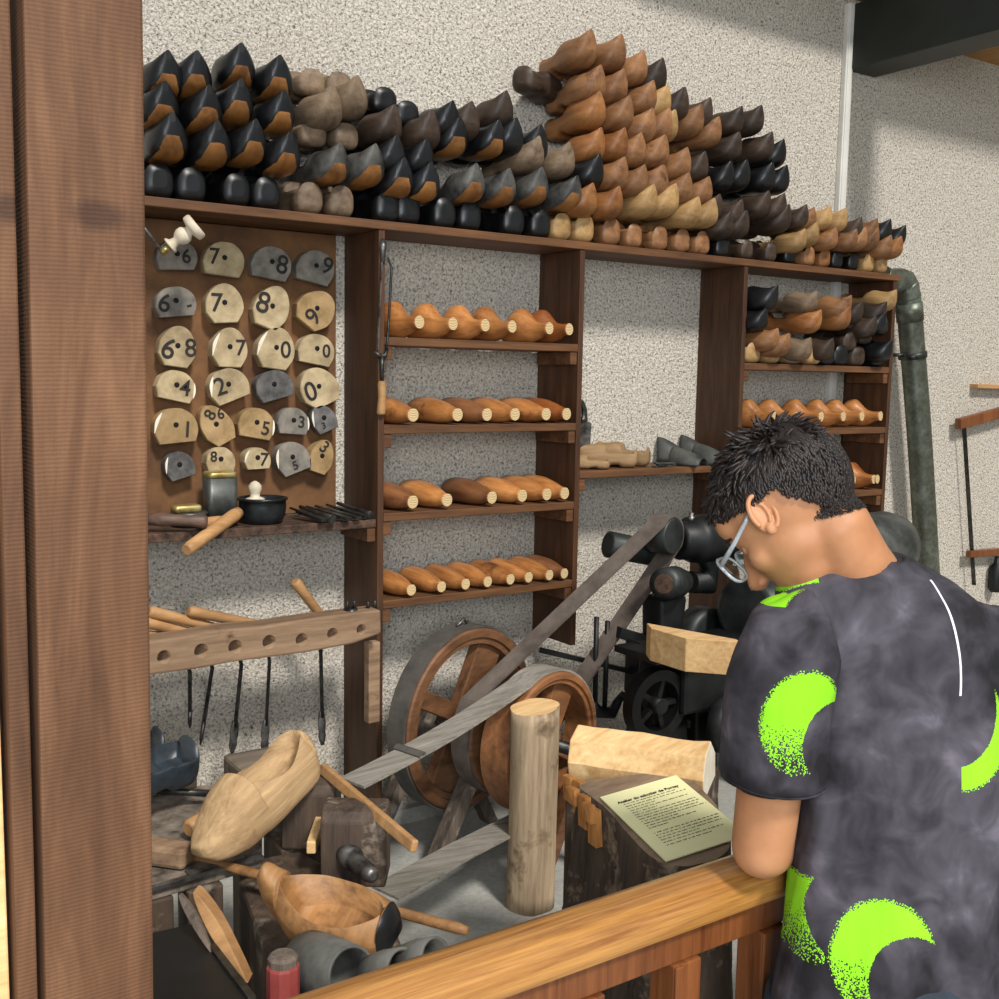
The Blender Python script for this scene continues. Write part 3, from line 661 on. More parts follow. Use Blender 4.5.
# ---------------------------------------------------------------- things on the tool shelf
ZT = SHZ['t']+.0005
C4 = lambda x, y: (140+x/3.996, 445+y/3.996)
def shelf_pt(px, py, y): p = onY(*C4(px, py), y); return V((p.x, y, ZT))
c = shelf_pt(320, 250, -.095); t = thing('tin_canister', c, 'tall dull grey tin with a brass-coloured lid on the tool shelf', 'tin')
def rrect(c, w, d, r, z, n=5):
    out = []
    for sx, sy, a0 in ((1, 1, 0), (-1, 1, 90), (-1, -1, 180), (1, -1, 270)):
        for k in range(n): a = math.radians(a0+90*k/(n-1)); out.append(V((c.x+sx*(w/2-r)+r*math.cos(a), c.y+sy*(d/2-r)+r*math.sin(a), z)))
    return out
obj('body', MB().loft([rrect(c, .078, .055, .012, ZT), rrect(c, .078, .055, .012, ZT+.118)]), 'tin', t)
obj('lid', MB().loft([rrect(c, .074, .058, .012, ZT+.1185), rrect(c, .074, .058, .012, ZT+.130), rrect(c, .066, .05, .010, ZT+.133)]), 'gold', t)
c = shelf_pt(195, 270, -.10); t = thing('round_tin', c, 'low round black tin at the left end of the tool shelf', 'tin')
obj('body', MB().lathe(c, (0, 0, 1), [(0, .042), (.002, .044), (.026, .044)], 28), 'potblack', t)
obj('lid', MB().lathe(c+V((0, 0, .0262)), (0, 0, 1), [(0, .046), (.008, .046), (.010, .043)], 28), 'tin', t)
c2 = c+V((-.008, -.004, .037)); t = obj('brass_tin', MB().loft([rrect(c2, .068, .045, .008, c2.z), rrect(c2, .068, .045, .008, c2.z+.014), rrect(c2, .06, .038, .008, c2.z+.017)]), 'gold', None, c2)
tag(t, 'flat rectangular brass-coloured tin resting on the low round black tin', 'tin')
c = shelf_pt(490, 300, -.125); t = thing('iron_pot', c, 'round black iron pot with a lipped rim standing on the tool shelf', 'pot')
obj('bowl', MB().lathe(c, (0, 0, 1), [(0, .044), (.004, .050), (.020, .057), (.045, .060), (.058, .059), (.060, .064), (.065, .064), (.066, .058), (.055, .055), (.03, .053), (.008, .045)], 32), 'potblack', t)
b_ = c+V((-.012, .02, .0)); obj('ball_lid', MB().lathe(b_+V((0, 0, .006)), (0, 0, 1), [(0, .03), (.055, .024), (.06, .012), (.068, .013), (.078, .017), (.088, .0165), (.096, .010), (.1, .003)], 20), 'knob', t)
# wooden handles lying over the shelf edge
def handle(name, pts, rads, mat, label, cat, group=None, seg=16):
    t = obj(name, MB().tube(pts, rads, seg), mat, None, pts[0]); return tag(t, label, cat, group)
h0, h1 = onY(*C4(395, 290), -.150), onY(*C4(185, 420), -.262)
h0.z = ZT+.034; 
handle('mallet_handle', [h0, h0.lerp(h1, .1), h0.lerp(h1, .5), h0.lerp(h1, .93), h1], [.014, .017, .0165, .0155, .013], 'handle', 'pale turned wooden handle slanting over the front edge of the tool shelf', 'handle')
h0, h1 = onY(*C4(20, 290), -.16), onY(*C4(270, 370), -.225); h0.z = ZT+.032; h1.z = ZT+.026
handle('chisel_handle', [h0, h0.lerp(h1, .3), h0.lerp(h1, .45), h0.lerp(h1, .7), h0.lerp(h1, .95), h1], [.013, .017, .014, .013, .017, .012], 'handle_dark', 'dark turned handle lying across the left end of the tool shelf', 'handle')
h0, h1 = onY(*C4(235, 305), -.182), onY(*C4(330, 300), -.150); h0.z = h1.z = ZT+.015
handle('file_handle', [h0, h0.lerp(h1, .15), h0.lerp(h1, .8), h1], [.009, .014, .0135, .012], 'handle', 'short pale handle lying in front of the round black tin', 'handle')
# files and gouges fanned out at the right end of the shelf
fl = [((600, 245), (740, 320), -.07, -.215, .006, .017), ((640, 235), (770, 335), -.075, -.218, .009, .012), ((665, 230), (835, 325), -.06, -.215, .006, .016), ((700, 235), (875, 318), -.05, -.21, .005, .015), ((745, 232), (905, 312), -.045, -.20, .006, .014), ((790, 235), (940, 300), -.03, -.185, .007, .013)]
names = ['flat dark file nearest the iron pot', 'dark gouge with a hooked round end hanging over the shelf edge', 'dark flat file in the middle of the fanned tools', 'narrow dark rasp second from the right in the fan', 'dark triangular file beside the rightmost gouge', 'shiny gouge with a bright tip beside the first upright']
for i, (a, e, ya, ye, th, w) in enumerate(fl):
    p, q = onY(*C4(*a), ya), onY(*C4(*e), ye); q.x = min(q.x, -.008); th *= 1.5; w *= 1.25; p.z = ZT+th/2+.022; q.z = ZT+th/2+.004
    t = thing('hand_file', p, names[i]+' on the tool shelf', 'file', 'files fanned out on the tool shelf')
    if i in (1, 5):
        obj('blade', MB().tube([p, p.lerp(q, .4), p.lerp(q, .8), q], [.005, .006, .009, .012], 10), 'steel_dark', t)
    else:
        obj('blade', MB().bar(p.lerp(q, .25), q, w, th), 'steel_dark', t, None, .001)
    obj('tang', MB().tube([p, p.lerp(q, .26)], [.003, .004], 8), 'steel_dark', t)
# ---------------------------------------------------------------- fret saw hanging on the first upright
S4 = lambda x, y: (330+x/9.99, 200+y/9.99)
sy = SY-.006
t = thing('frame_saw', onY(384, 395, sy), 'iron frame saw with a wooden grip hanging on the front of the first upright', 'saw')
fp = [onY(*q, sy) for q in ((382.5, 262), (388, 258), (391.5, 268), (390, 300), (387.5, 340), (386, 352))]
obj('frame', MB().tube(fp, .0035, 10), 'steel_dark', t)
obj('blade', MB().bar(onY(381.5, 262, sy), onY(377.5, 350, sy), .004, .007, (0, -1, 0)), 'steel', t)
obj('bridge', MB().tube([onY(*q, sy) for q in ((375, 352), (379, 356), (385, 356), (387.5, 348))], [.004, .007, .007, .004], 10), 'steel_dark', t)
obj('tang', MB().tube([onY(382, 356, sy), onY(382, 382, sy)], [.007, .004], 10), 'steel_dark', t)
obj('grip', MB().tube([onY(382, 381, sy), onY(382, 384, sy), onY(382, 398, sy), onY(381, 413, sy), onY(381, 415, sy)], [.008, .0115, .0105, .012, .008], 14), 'handle', t)
obj('hook', MB().tube([onY(383, 240, SY+.001), onY(383, 247, sy), onY(383, 262, sy)], [.008, .010, .004], 8), 'steel', t)
# ---------------------------------------------------------------- rack beam with seven holes
ry = -.285
R1 = lambda x, y: (140+x/3.568, 560+y/3.568)
rk = thing('tool_rack', (-.32, -.25, .62), 'worn wooden rack beam pierced by a row of round holes', 'tool rack')
top = [(-40, 300), (60, 285), (180, 268), (300, 245), (440, 235), (520, 222), (640, 205), (760, 190), (860, 178)]
bot = [(-40, 425), (60, 408), (200, 390), (330, 365), (450, 350), (600, 330), (760, 300), (862, 262)]
fr = [onY(*R1(*q), ry) for q in top + bot[::-1]]
bm_ = obj('beam', MB().poly(fr, (0, .072, 0)), 'rack', rk, None, .006)
bake(bm_)
hc = MB()
for x, y, r in ((86, 346, .0135), (219, 324, .0145), (340, 310, .0145), (461, 292, .0145), (577, 284, .0135), (687, 263, .0125), (790, 248, .0115)):
    p = onY(*R1(x, y), ry); hc.lathe((p.x, ry-.02, p.z), (0, 1, 0), [(0, r*1.2), (.086, r*1.2)], 24)
bm_loc = bm_.location.copy(); bm_.parent = None; bm_.location = wpos(rk)
cut(bm_, hc); bm_.parent = rk; bm_.location = (0, 0, 0)
p = onY(*R1(825, 285), SY); q = onY(*R1(815, 572), SY)
obj('bracket', MB().mm((p.x-.022, SY-.030, q.z), (p.x+.012, SY-.0005, p.z+.0)), 'rack', rk, None, .003)
for x in (752, 826):
    p = onY(*R1(x, 165), -.25); p.z = onY(*R1(x, 188), -.25).z
    c_ = MB(); c_.lathe(V((p.x, -.25, p.z-.012)), (0, 0, 1), [(0, .018), (.024, .018)], 14)
    for k in (-1, 1): c_.lathe(V((p.x+.010*k, -.25, p.z+.008)), (0, 0, 1), [(0, .005), (.022, .005), (.024, .003)], 8)
    obj('iron_clasp', c_, 'steel_dark', rk)
# augers pushed through the rack: handle above and behind, shaft and spoon bit below
ag = [((178, 400), (178, 600), 0, 'straight blade at the far left of the rack', .005), ((258, 385), (215, 660), 0, 'slanted thin shaft second from the left', .005), ((362, 372), (330, 690), 1, 'broad spoon bit under the third hole', .005),
      ((462, 360), (445, 690), 1, 'narrow spoon bit under the fourth hole', .0045), ((645, 330), (652, 660), 1, 'long spoon bit standing alone towards the right', .005)]
hand = [((-20, 268), (110, 275)), ((10, 220), (190, 262)), ((30, 182), (300, 250)), ((172, 182), (430, 232)), ((552, 75), (650, 205))]
for i, (a, e, spoon, words, r) in enumerate(ag):
    yb = ry+.11
    p, q = onY(*R1(*a), yb), onY(*R1(*e), yb)
    ha, hb = onY(*R1(*hand[i][0]), yb-.02), onY(*R1(*hand[i][1]), yb)
    t = thing('spoon_auger', q, 'wood-handled auger with %s' % words, 'auger', 'augers hanging in the rack')
    obj('handle', MB().tube([ha, ha.lerp(hb, .04), ha.lerp(hb, .3), ha.lerp(hb, .9), hb], [.010, .0145, .0135, .012, .009], 14), 'handle', t)
    top_ = V((p.x, yb, hb.z)); 
    obj('shaft', MB().tube([hb, V((p.x*.5+hb.x*.5, yb, hb.z-.02)) if i != 4 else hb.lerp(p, .5), p, q.lerp(p, .3)], [r]*4, 10), 'steel_dark', t)
    d = (q-p).normalized()
    if spoon:
        s0 = q.lerp(p, .38); bm2 = MB(); rr = []
        for k in range(9):
            u_ = k/8; w = (.0048+.0068*math.sin(math.pi*min(1, u_*1.25+.02))**.7) if u_ < .75 else .0115*(1-(u_-.75)/.25*.6)
            c_ = s0.lerp(q, u_); rr.append([c_+V((w*math.cos(g), -.006*math.sin(g)+.003, 0)) for g in [math.pi*j/7 for j in range(8)]] + [c_+V((w*.8*math.cos(g), -.003*math.sin(g)+.003, 0)) for g in [math.pi*(7-j)/7 for j in range(8)]])
        obj('spoon_bit', bm2.loft(rr), 'steel', t)
    else:
        obj('tip', MB().tube([q.lerp(p, .3), q.lerp(p, .1), q], [r, r, r*.4], 10), 'steel_dark', t)
# ================================================================= belt wheels on one axle
wa = math.radians(15); WN = V((math.sin(wa), -math.cos(wa), 0)); WT = V((math.cos(wa), math.sin(wa), 0)); WZ = V((0, 0, 1))
WC = V((.245, -.25, .382))
def wheel_on(c, R, name, label, mat, spokes, rimw, rimh, belt_mat=None):
    t = thing(name, c, label, 'wheel')
    ring = lambda r, a: [c + (WT*math.cos(q)+WZ*math.sin(q))*r + WN*a for q in [2*math.pi*j/64 for j in range(64)]]
    h = rimw/2
    rings = [ring(R-rimh, -h), ring(R, -h), ring(R, h), ring(R-.006, h+.004), ring(R-rimh*.55, h+.004), ring(R-rimh*.6, h-.003), ring(R-rimh*.95, h-.003), ring(R-rimh, h-.008)]
    b = MB(); n = 64
    for i in range(len(rings)):
        a, d = rings[i], rings[(i+1) % len(rings)]
        b.add(a+d, [(j, (j+1) % n, n+(j+1) % n, n+j) for j in range(n)], 0, True)
    o = obj('rim', b, mat, t)
    mo = o.modifiers.new('es', 'EDGE_SPLIT'); mo.split_angle = math.radians(35)
    for k, (a, w) in enumerate(spokes):
        d = WT*math.cos(a)+WZ*math.sin(a)
        obj('spoke', MB().bar(c-d*(R-rimh+.002), c+d*(R-rimh+.002), w, .035, WN), mat, t, None, .003)
    obj('hub', MB().lathe(c-WN*.035, WN, [(0, .045), (.07, .045), (.075, .03)], 24), mat, t)
    return t
R1_, R2_ = .253, .192
C1, C2 = WC, WC+WN*.265+V((.015, 0, -.012))
w1 = wheel_on(C1, R1_, 'belt_wheel', 'large wooden belt wheel at the back, nearest the first upright', 'wheel', [(math.radians(-27), .05), (math.radians(63), .10)], .07, .045)
w2 = wheel_on(C2, R2_, 'belt_wheel', 'smaller orange-brown wooden belt wheel in front, behind the upright log', 'wheel2', [(math.radians(60), .085), (math.radians(-30), .03)], .085, .032)
CM_ = C1.lerp(C2, .52); RM = .165
t = thing('step_pulley', CM_, 'wooden pulley on the axle between the two belt wheels', 'pulley')
obj('drum', MB().lathe(CM_-WN*.035, WN, [(0, RM-.01), (.004, RM), (.066, RM), (.07, RM-.01)], 48), 'wheel', t)
t = thing('axle_stand', (C1.x, C1.y, 0), 'dark timber stand and iron axle carrying the belt wheels', 'stand')
obj('axle', MB().tube([C1-WN*.15, C2+WN*.16], .016, 16), 'steel_dark', t)
for s_ in (-.115, .125):
    e = C1+WN*s_ if s_ < 0 else C1+WN*.118
    for d in (-1, 1):
        f = V((e.x+d*.20, e.y, .0)); obj('leg', MB().bar(f, e+V((0, 0, .02)), .035, .05, (0, 1, 0)), 'old_z', t, None, .003)
fz = C2+WN*.145
for d in (-1, 1): obj('leg', MB().bar(V((fz.x+d*.14, fz.y+.02, 0)), fz+V((0, 0, .01)), .03, .045, (0, 1, 0)), 'wheel', t, None, .003)
# belts ---------------------------------------------------------------------
def strip(pts, nrm, w, th, mat):
    """flat ribbon along pts, width along nrm"""
    pts = [V(p) for p in pts]; nrm = V(nrm).normalized(); rings = []
    for i, p in enumerate(pts):
        d = (pts[min(i+1, len(pts)-1)]-pts[max(i-1, 0)]).normalized(); up = d.cross(nrm).normalized(); ww = nrm
        rings.append([p+ww*(w/2)+up*th/2, p-ww*(w/2)+up*th/2, p-ww*(w/2)-up*th/2, p+ww*(w/2)-up*th/2])
    return MB().loft(rings, 0, (True, True), True, False)
def arc(c, r, a0, a1, n=30): return [c+(WT*math.cos(math.radians(a0+(a1-a0)*k/n))+WZ*math.sin(math.radians(a0+(a1-a0)*k/n)))*r for k in range(n+1)]
obj_b = obj('drive_belt', strip(arc(C1, R1_+.004, -40, 320, 80), WN, .062, .006, 0), 'belt_dark', None, C1)
tag(obj_b, 'dark flat belt lying round the rim of the large back wheel', 'belt')
o = obj('clip', MB().tube([C1+WZ*(R1_+.008)+WT*-.03-WN*.0, C1+WZ*(R1_+.016)+WT*-.012, C1+WZ*(R1_+.026)+WT*.0, C1+WZ*(R1_+.010)+WT*.012], .004, 8), 'steel', obj_b)
# grey canvas belt from the front wheel to the lower left
end = atD(352, 783, 2.30)
off = C2
arcp = arc(C2, R2_+.004, -60, 118, 40)
tang = arcp[-1]
g = [tang.lerp(end, k/10) + V((0, 0, -.012*math.sin(math.pi*k/10))) for k in range(1, 11)]
bt = obj('canvas_belt', strip(arcp+g, WN, .075, .006, 0), 'belt_grey', None, C2)
tag(bt, 'grey frayed canvas belt running over the front wheel down to the left', 'belt')
kp = g[6]; dd = (g[7]-g[5]).normalized()
obj('belt_lacing', strip([kp-dd*.012+V((0, 0, .006)), kp+V((0, 0, .011)), kp+dd*.012+V((0, 0, .005))], WN, .084, .004, 0), 'belt_dark', bt)
e2 = atD(385, 893, 2.35); s2 = C2+WT*-.06-WZ*(R2_+.004)
lw = strip([s2, s2.lerp(e2, .5)+V((0, 0, .004)), e2], WN, .085, .006, 0)
obj('lower_strand', lw, 'belt_grey', bt)
# leather belt from the middle pulley up to the machine
PC = onY(664, 535, -.52); pr = .052; 
dx = (PC-CM_); ang = math.degrees(math.atan2(dx.z, dx.dot(WT)))
up_a, lo_a = ang+90, ang-90
ax2 = V((PC.x, PC.y, PC.z))
def arc2(c, r, a0, a1, n=16): return arc(c, r, a0, a1, n)
loop = arc(CM_, RM+.004, up_a-2, lo_a+360+2, 40) + arc2(ax2, pr+.004, lo_a, up_a, 20)
loop.append(loop[0])
o = obj('leather_belt', strip(loop, WN, .058, .006, 0), 'belt_brown', None, CM_)
tag(o, 'brown leather belt rising from the wheel axle to the iron machine shaft', 'belt')
# ================================================================= the iron clog lathe
mt = thing('clog_lathe', (1.05, -.50, 0), 'black cast-iron clog-making machine with shafts and drums behind the boy', 'machine')
X_ = V((1, 0, 0))
def part(name, mb, mat='iron', bevel=0): return obj(name, mb, mat, mt, None, bevel)
part('pulley', MB().lathe(ax2-WN*.034, WN, [(0, pr-.004), (.005, pr), (.063, pr), (.068, pr-.004)], 32), 'iron_grey')
p = onY(607, 544, -.40)
q = onY(668, 556, -.44)
part('shaft_end', MB().lathe(p, (q-p), [(0, .030), (.004, .038), (.20, .038), (.205, .03)], 28), 'iron_grey')
a, e = onY(676, 541, -.50), onY(782, 545, -.50); e.z = a.z
part('main_shaft', MB().lathe(a, (e-a), [(0, .045), (.01, .055), (.05, .055), (.055, .066), (.08, .070), (.26, .074), (.45, .070)], 32), 'iron')
part('oil_cup', MB().lathe(onY(691, 521, -.50), (0, 0, 1), [(0, .012), (.012, .012), (.014, .007), (.024, .008)], 12), 'steel')
b_ = onY(664, 584, -.60); q = onY(692, 580, -.50)
part('bearing_boss', MB().lathe(b_, q-b_, [(0, .028), (.004, .044), (.085, .046), (.10, .038), (.14, .035)], 28), 'iron_grey')
part('boss_cap', MB().lathe(b_-(q-b_).normalized()*.004, q-b_, [(0, .026), (.006, .028)], 24), 'rust')
part('yoke', MB().tube([onY(690, 582, -.50), onY(706, 583, -.49), onY(709, 565, -.49), onY(703, 545, -.5)], [.032, .038, .034, .04], 14), 'iron')
# column: tapered iron casting down to the bed
cx = onY(663, 600, -.50).x
part('column', MB().loft([[V((x+sx*w, -.50+sy*d, z)) for sx, sy in ((-1, -1), (1, -1), (1, 1), (-1, 1))] for x, w, d, z in ((cx-.01, .075, .07, .0), (cx-.01, .07, .065, .30), (cx+.005, .055, .05, .46), (cx, .042, .042, .60), (cx+.005, .05, .045, .72))]), 'iron', .012)
bx = onY(700, 700, -.50)
part('bed', MB().mm((cx-.02, -.62, .40), (1.75, -.36, .58)), 'iron', .012)
for x in (cx+.12, 1.30, 1.66):
    part('leg', MB().loft([[V((x+sx*w, -.49+sy*d, z)) for sx, sy in ((-1, -1), (1, -1), (1, 1), (-1, 1))] for w, d, z in ((.06, .12, .0), (.05, .10, .06), (.04, .08, .38), (.06, .11, .41))]), 'iron', .008)
# drums and guards on the right
d0 = onY(722, 622, -.56)
part('drum_guard', MB().lathe(V((d0.x+.03, -.62, .665)), (1, .12, 0), [(0, .09), (.006, .105), (.08, .108), (.20, .108), (.206, .095)], 36), 'iron_grey')
part('rear_drum', MB().lathe(V((.98, -.40, .56)), (0, -1, 0), [(0, .07), (.004, .09), (.07, .09), (.074, .07)], 32), 'iron_grey')
g0 = onY(838, 560, -.62)
part('grey_drum', MB().lathe(onY(822, 552, -.45), (1, -.05, 0), [(0, .10), (.01, .112), (.30, .118), (.36, .10), (.39, .05)], 36), 'tin')
fwc = onY(655, 704, -.58)
fl = MB(); n = 40
for r0, r1, h in ((.070, .100, .02),):
    rg = [[fwc+V((math.cos(q)*r, s*h, math.sin(q)*r)) for q in [2*math.pi*j/n for j in range(n)]] for r, s in ((r0, -1), (r1, -1), (r1, 1), (r0, 1))]
    for i in range(4): fl.add(rg[i]+rg[(i+1) % 4], [(j, (j+1) % n, n+(j+1) % n, n+j) for j in range(n)], 0, False)
for k in range(5):
    d = V((math.cos(k*1.2566), 0, math.sin(k*1.2566))); fl.bar(fwc, fwc+d*.075, .014, .02, (0, 1, 0))
fl.lathe(fwc+V((0, .03, 0)), (0, -1, 0), [(0, .022), (.06, .022)], 16)
part('flywheel', fl, 'iron')
part('front_drum', MB().lathe(onY(718, 722, -.60), (.35, -1, 0), [(0, .07), (.004, .085), (.05, .085), (.056, .065), (.060, .03)], 32), 'iron_grey')
# linkage rods in front of the wall
r0 = [onY(*q_, -.42) for q_ in ((596.5, 617), (595, 706))]; r1 = [onY(*q_, -.42) for q_ in ((607.5, 621), (604.5, 708))]
part('link_rod', MB().tube(r0, .0075, 10)); part('link_rod', MB().tube(r1, .0075, 10))
part('crank_bracket', MB().tube([onY(*q_, -.42) for q_ in ((591, 702), (598, 712), (612, 713), (617, 703), (622, 695), (636, 700))], [.014, .018, .018, .014, .011, .010], 12))
a, e = onY(620, 695, -.42), onY(735, 742, -.62)
part('tie_bar', MB().bar(a, e, .016, .022))
a, e = onY(540, 650, -.30), onY(660, 678, -.42); part('rear_rod', MB().bar(a, e, .014, .014))
a, e = onY(618, 632, -.46), onY(660, 645, -.49); part('clamp_arm', MB().bar(a, e, .03, .03))
for k in range(2):
    a, e = onY(633, 650-8*k, -.52), onY(668, 657-8*k, -.52); part('clamp_plate', MB().bar(a, e, .05, .010))
# the pale block clamped in the machine
w = [onY(651, 628, -.70), onY(651, 659, -.70)]; 
f0 = onY(651, 628, -.70); f1, f2 = onZ(686, 638, f0.z), onZ(742, 642, f0.z)
f1.z = f2.z = f0.z
zt, zb = f0.z, f0.z-.086
base_ = [V((f0.x, f0.y, 0)), V((f1.x, f1.y, 0)), V((f2.x, f2.y, 0)), V((f2.x+.01, f2.y+.03, 0)), V((f0.x+.03, f0.y+.05, 0))]
o = obj('wood_blank', MB().loft([[V((q_.x, q_.y, zb)) for q_ in base_], [V((q_.x, q_.y, zt)) for q_ in base_]], 0, (True, True), True, False), 'fresh', None, (f0.x, f0.y, zb), .002)
tag(o, 'squared pale wood blank clamped in the black machine, left of the boy', 'wood blank')
part('blank_table', MB().mm((f0.x+.03, -.69, zb-.020), (1.2, -.52, zb-.0005)), 'iron', .003)
part('table_post', MB().mm((f0.x+.10, -.62, .57), (f0.x+.22, -.54, zb-.019)), 'iron', .004)
# ================================================================= logs, stump and notice
ub = onZ(528, 903, 0); ub.z = .0005; ub.y -= .01
b = MB(); rings = []
for k in range(15):
    z = k/14; rr = []
    for j in range(28):
        q = 2*math.pi*j/28; r = .0605+.003*math.sin(2*q+1.2)+.002*math.sin(5*q+z*3); rr.append(ub+V((r*math.cos(q)+.004*math.sin(3*z), r*math.sin(q), z*.515+.006*math.cos(q)*(z > .99))))
    rings.append(rr)
b.loft(rings, 0, (True, True), True, True, (1, 1))
tag(obj('log', b, ['bark', 'fresh'], None, ub), 'upright debarked log standing on the floor in front of the belt wheels', 'log')
# stump
ZS = .53
PA = atD(600, 797, 1.97); PN = V((-.15, -.08, .985)).normalized()
def onP(x, y, h=0.0): d = ray(x, y); return CAM + d*((PA+PN*h-CAM).dot(PN)/d.dot(PN))
tp = [onP(579, 783, -.006), onP(605, 808, -.006), onP(664, 864, -.006), onP(728, 850, -.006), onP(712, 800, -.006), onP(672, 772, -.006), onP(620, 778, -.006)]
cen = sum(tp, V((0, 0, 0)))/7; cz = cen.z
b = MB(); top = spline(tp, 14, True); n = len(top); rings = []
lv = [k/26 for k in range(27)]
for z in lv:
    gq = 1.0 + .36*(1-z)**1.2; rr = []
    for j, p in enumerate(top):
        d = p-cen; ns = mnoise.noise(V((d.x*14, d.y*14, z*2)))*.07 + mnoise.noise(V((d.x*60, d.y*60, z*4)))*.05 + mnoise.noise(V((d.x*90, d.y*90, z*22)))*.03; ns *= min(1, (1-z)*6+.3)
        rr.append(V((cen.x+d.x*(gq+ns)-.02*(1-z), cen.y+d.y*(gq+ns), p.z*z + .0005)))
    rings.append(rr)
b.loft(rings, 0, (True, True), True, True, (1, 1))
st = obj('stump', b, ['stump', 'stump_top'], None, (cen.x, cen.y, 0))
tag(st, 'thick dark weathered chopping stump behind the railing, carrying the notice', 'stump')
p = onP(572, 780, -.012); q = onP(594, 812, -.012)
sp = MB()
for k in range(7):
    u_ = k/6; a = p.lerp(q, u_)+V((.000, -.004, .010)); L = .018+.045*abs(math.sin(u_*7.1+.6)); a = a+V((.008*math.sin(k*2.3), .006*math.cos(k*3.1), .004*math.sin(k*1.7)-.006))
    sp.loft([[a+V((-.006, -.004, 0)), a+V((.007, -.004, 0)), a+V((.007, .02, 0)), a+V((-.006, .02, 0))], [a+V((-.012, -.016, -L)), a+V((.003, -.016, -L)), a+V((.005, .012, -L)), a+V((-.008, .012, -L))]], 0, (True, True), True, False)
obj('torn_edge', sp, 'split', st)
# split log lying on the stump
la, lb = onP(570, 781, -.05), onP(705, 801, -.05)
ld = (lb-la); Lg = ld.length; ld.normalize(); ls = PN.cross(ld).normalized()
prof = [(-.006, .0), (-.010, .045), (.012, .085), (.060, .092), (.100, .050), (.098, .0)]
b = MB(); rings = []
for k in range(9):
    u_ = k/8; rr = []
    for m_, (s_, z_) in enumerate(prof):
        jn = .004*mnoise.noise(V((u_*5, m_*3.1, 0))); rr.append(la+ld*Lg*u_+ls*(s_+jn)+PN*max(0, z_+jn*(z_ > .01)))
    rings.append(rr)
b.loft(rings, 0, (True, True), True, False, (1, 1))
bk = [la-ld*.02+ls*.03, lb+ld*.0+ls*.03, lb+ld*.0+ls*.14, la-ld*.02+ls*.14]
rb_ = obj('rear_block', MB().loft([[V((p.x, p.y, .0005)) for p in bk], [p-PN*.001 for p in bk]], 0, (True, True), True, False), 'blockdark', None, (bk[0].x, bk[0].y, 0), .006)
tag(rb_, 'dark squared block behind the stump, carrying the split log', 'block')
tag(obj('split_log', b, ['fresh', 'chamfer'], None, la, .003), 'split pale log lying behind the notice and the stump', 'log')
# the notice: an A4 sheet lying on the stump, near edge
c0, c1, c2 = onP(600, 797, 0), onP(676, 775, 0), onP(666, 861, 0)
ex = (c1-c0); ey = (c2-c0); wS = ex.length; ex.normalize(); ey = ey-ex*ey.dot(ex); hS = ey.length; ey.normalize(); hS = wS*1.414
sh_ = thing('information_sheet', c0.lerp(c2, .5)+ex*wS/2, 'pale yellow laminated notice lying on the stump, left of the boy\'s elbow', 'notice')
b = MB(); b.poly([c0, c0+ey*hS, c0+ey*hS+ex*wS, c0+ex*wS], PN*-.0022); obj('sheet', b, 'paper', sh_)
zt_ = PN*.0006
text_obj('heading', 'Atelier du sabotier de Porzay', wS*.066, 'ink', sh_, c0+ex*wS*.50+ey*hS*.155+zt_, ex, -ey, .0004, .0002)
rng = random.Random(4)
lines = [(.20, .15, .82), (.235, .15, .93), (.27, .15, .50), (.305, .15, .88), (.34, .15, .46), (.375, .15, .92), (.41, .15, .94), (.445, .15, .90), (.48, .15, .97), (.515, .15, .58), (.55, .15, .78), (.585, .15, .40), (.66, .15, .97), (.695, .15, .95), (.73, .15, .93), (.765, .15, .62), (.80, .15, .9), (.84, .15, .7)]
tb = MB()
for v, a, e in lines:
    x = a
    while x < e:
        wd = rng.uniform(.02, .075); x2 = min(x+wd, e)
        p = c0+ey*hS*v+zt_
        xx = x
        while xx < x2-.004:
            h_ = rng.choice((.006, .006, .009)); tb.poly([p+ex*wS*xx, p+ex*wS*(xx+.006), p+ex*wS*(xx+.006)-ey*hS*h_, p+ex*wS*xx-ey*hS*h_], PN*.0003); xx += .0095
        x = x2+.016
obj('text_lines', tb, 'ink', sh_)
# ================================================================= railing
ra = thing('railing', (-.2, -1.77, 0), 'varnished oak guard railing with a rounded top rail in the foreground', 'railing')
ry0, ry1, rz = -1.815, -1.735, .678
prof = [(ry1+.004, rz-.045), (ry1-.002, rz-.018), (ry1-.012, rz-.003), (ry1-.028, rz+.003), (ry0+.030, rz+.001), (ry0+.008, rz-.010), (ry0-.002, rz-.028), (ry0+.004, rz-.046)]
b = MB(); b.loft([[V((x, y, z)) for y, z in prof] for x in (-1.058, .9)], 0, (True, True), True, True)
o = obj('top_rail', b, 'rail', ra); mo = o.modifiers.new('es', 'EDGE_SPLIT'); mo.split_angle = math.radians(60)
obj('under_rail', MB().mm((-1.058, -1.792, rz-.098), (.9, -1.758, rz-.0465)), 'baluster', ra, None, .002)
obj('bottom_rail', MB().mm((-1.058, -1.795, .07), (.9, -1.755, .13)), 'baluster', ra, None, .002)
xs = [onY(x, 960, -1.79).x for x in (587, 684, 768)]
stp = (xs[1]-xs[0])
for k in range(-3, 10):
    x = xs[1]+k*stp
    if x < -1.0 or x > .88: continue
    b = MB(); b.mm((x-.024, -1.798, .131), (x+.024, -1.752, rz-.0985)); b.mm((x-.024, -1.802, .131), (x-.010, -1.797, rz-.0985)); 
    obj('baluster', b, 'baluster', ra, None, .002)
for x in (-1.0, .86): obj('rail_foot', MB().mm((x-.03, -1.80, .0), (x+.03, -1.75, .07)), 'baluster', ra, None, .002)
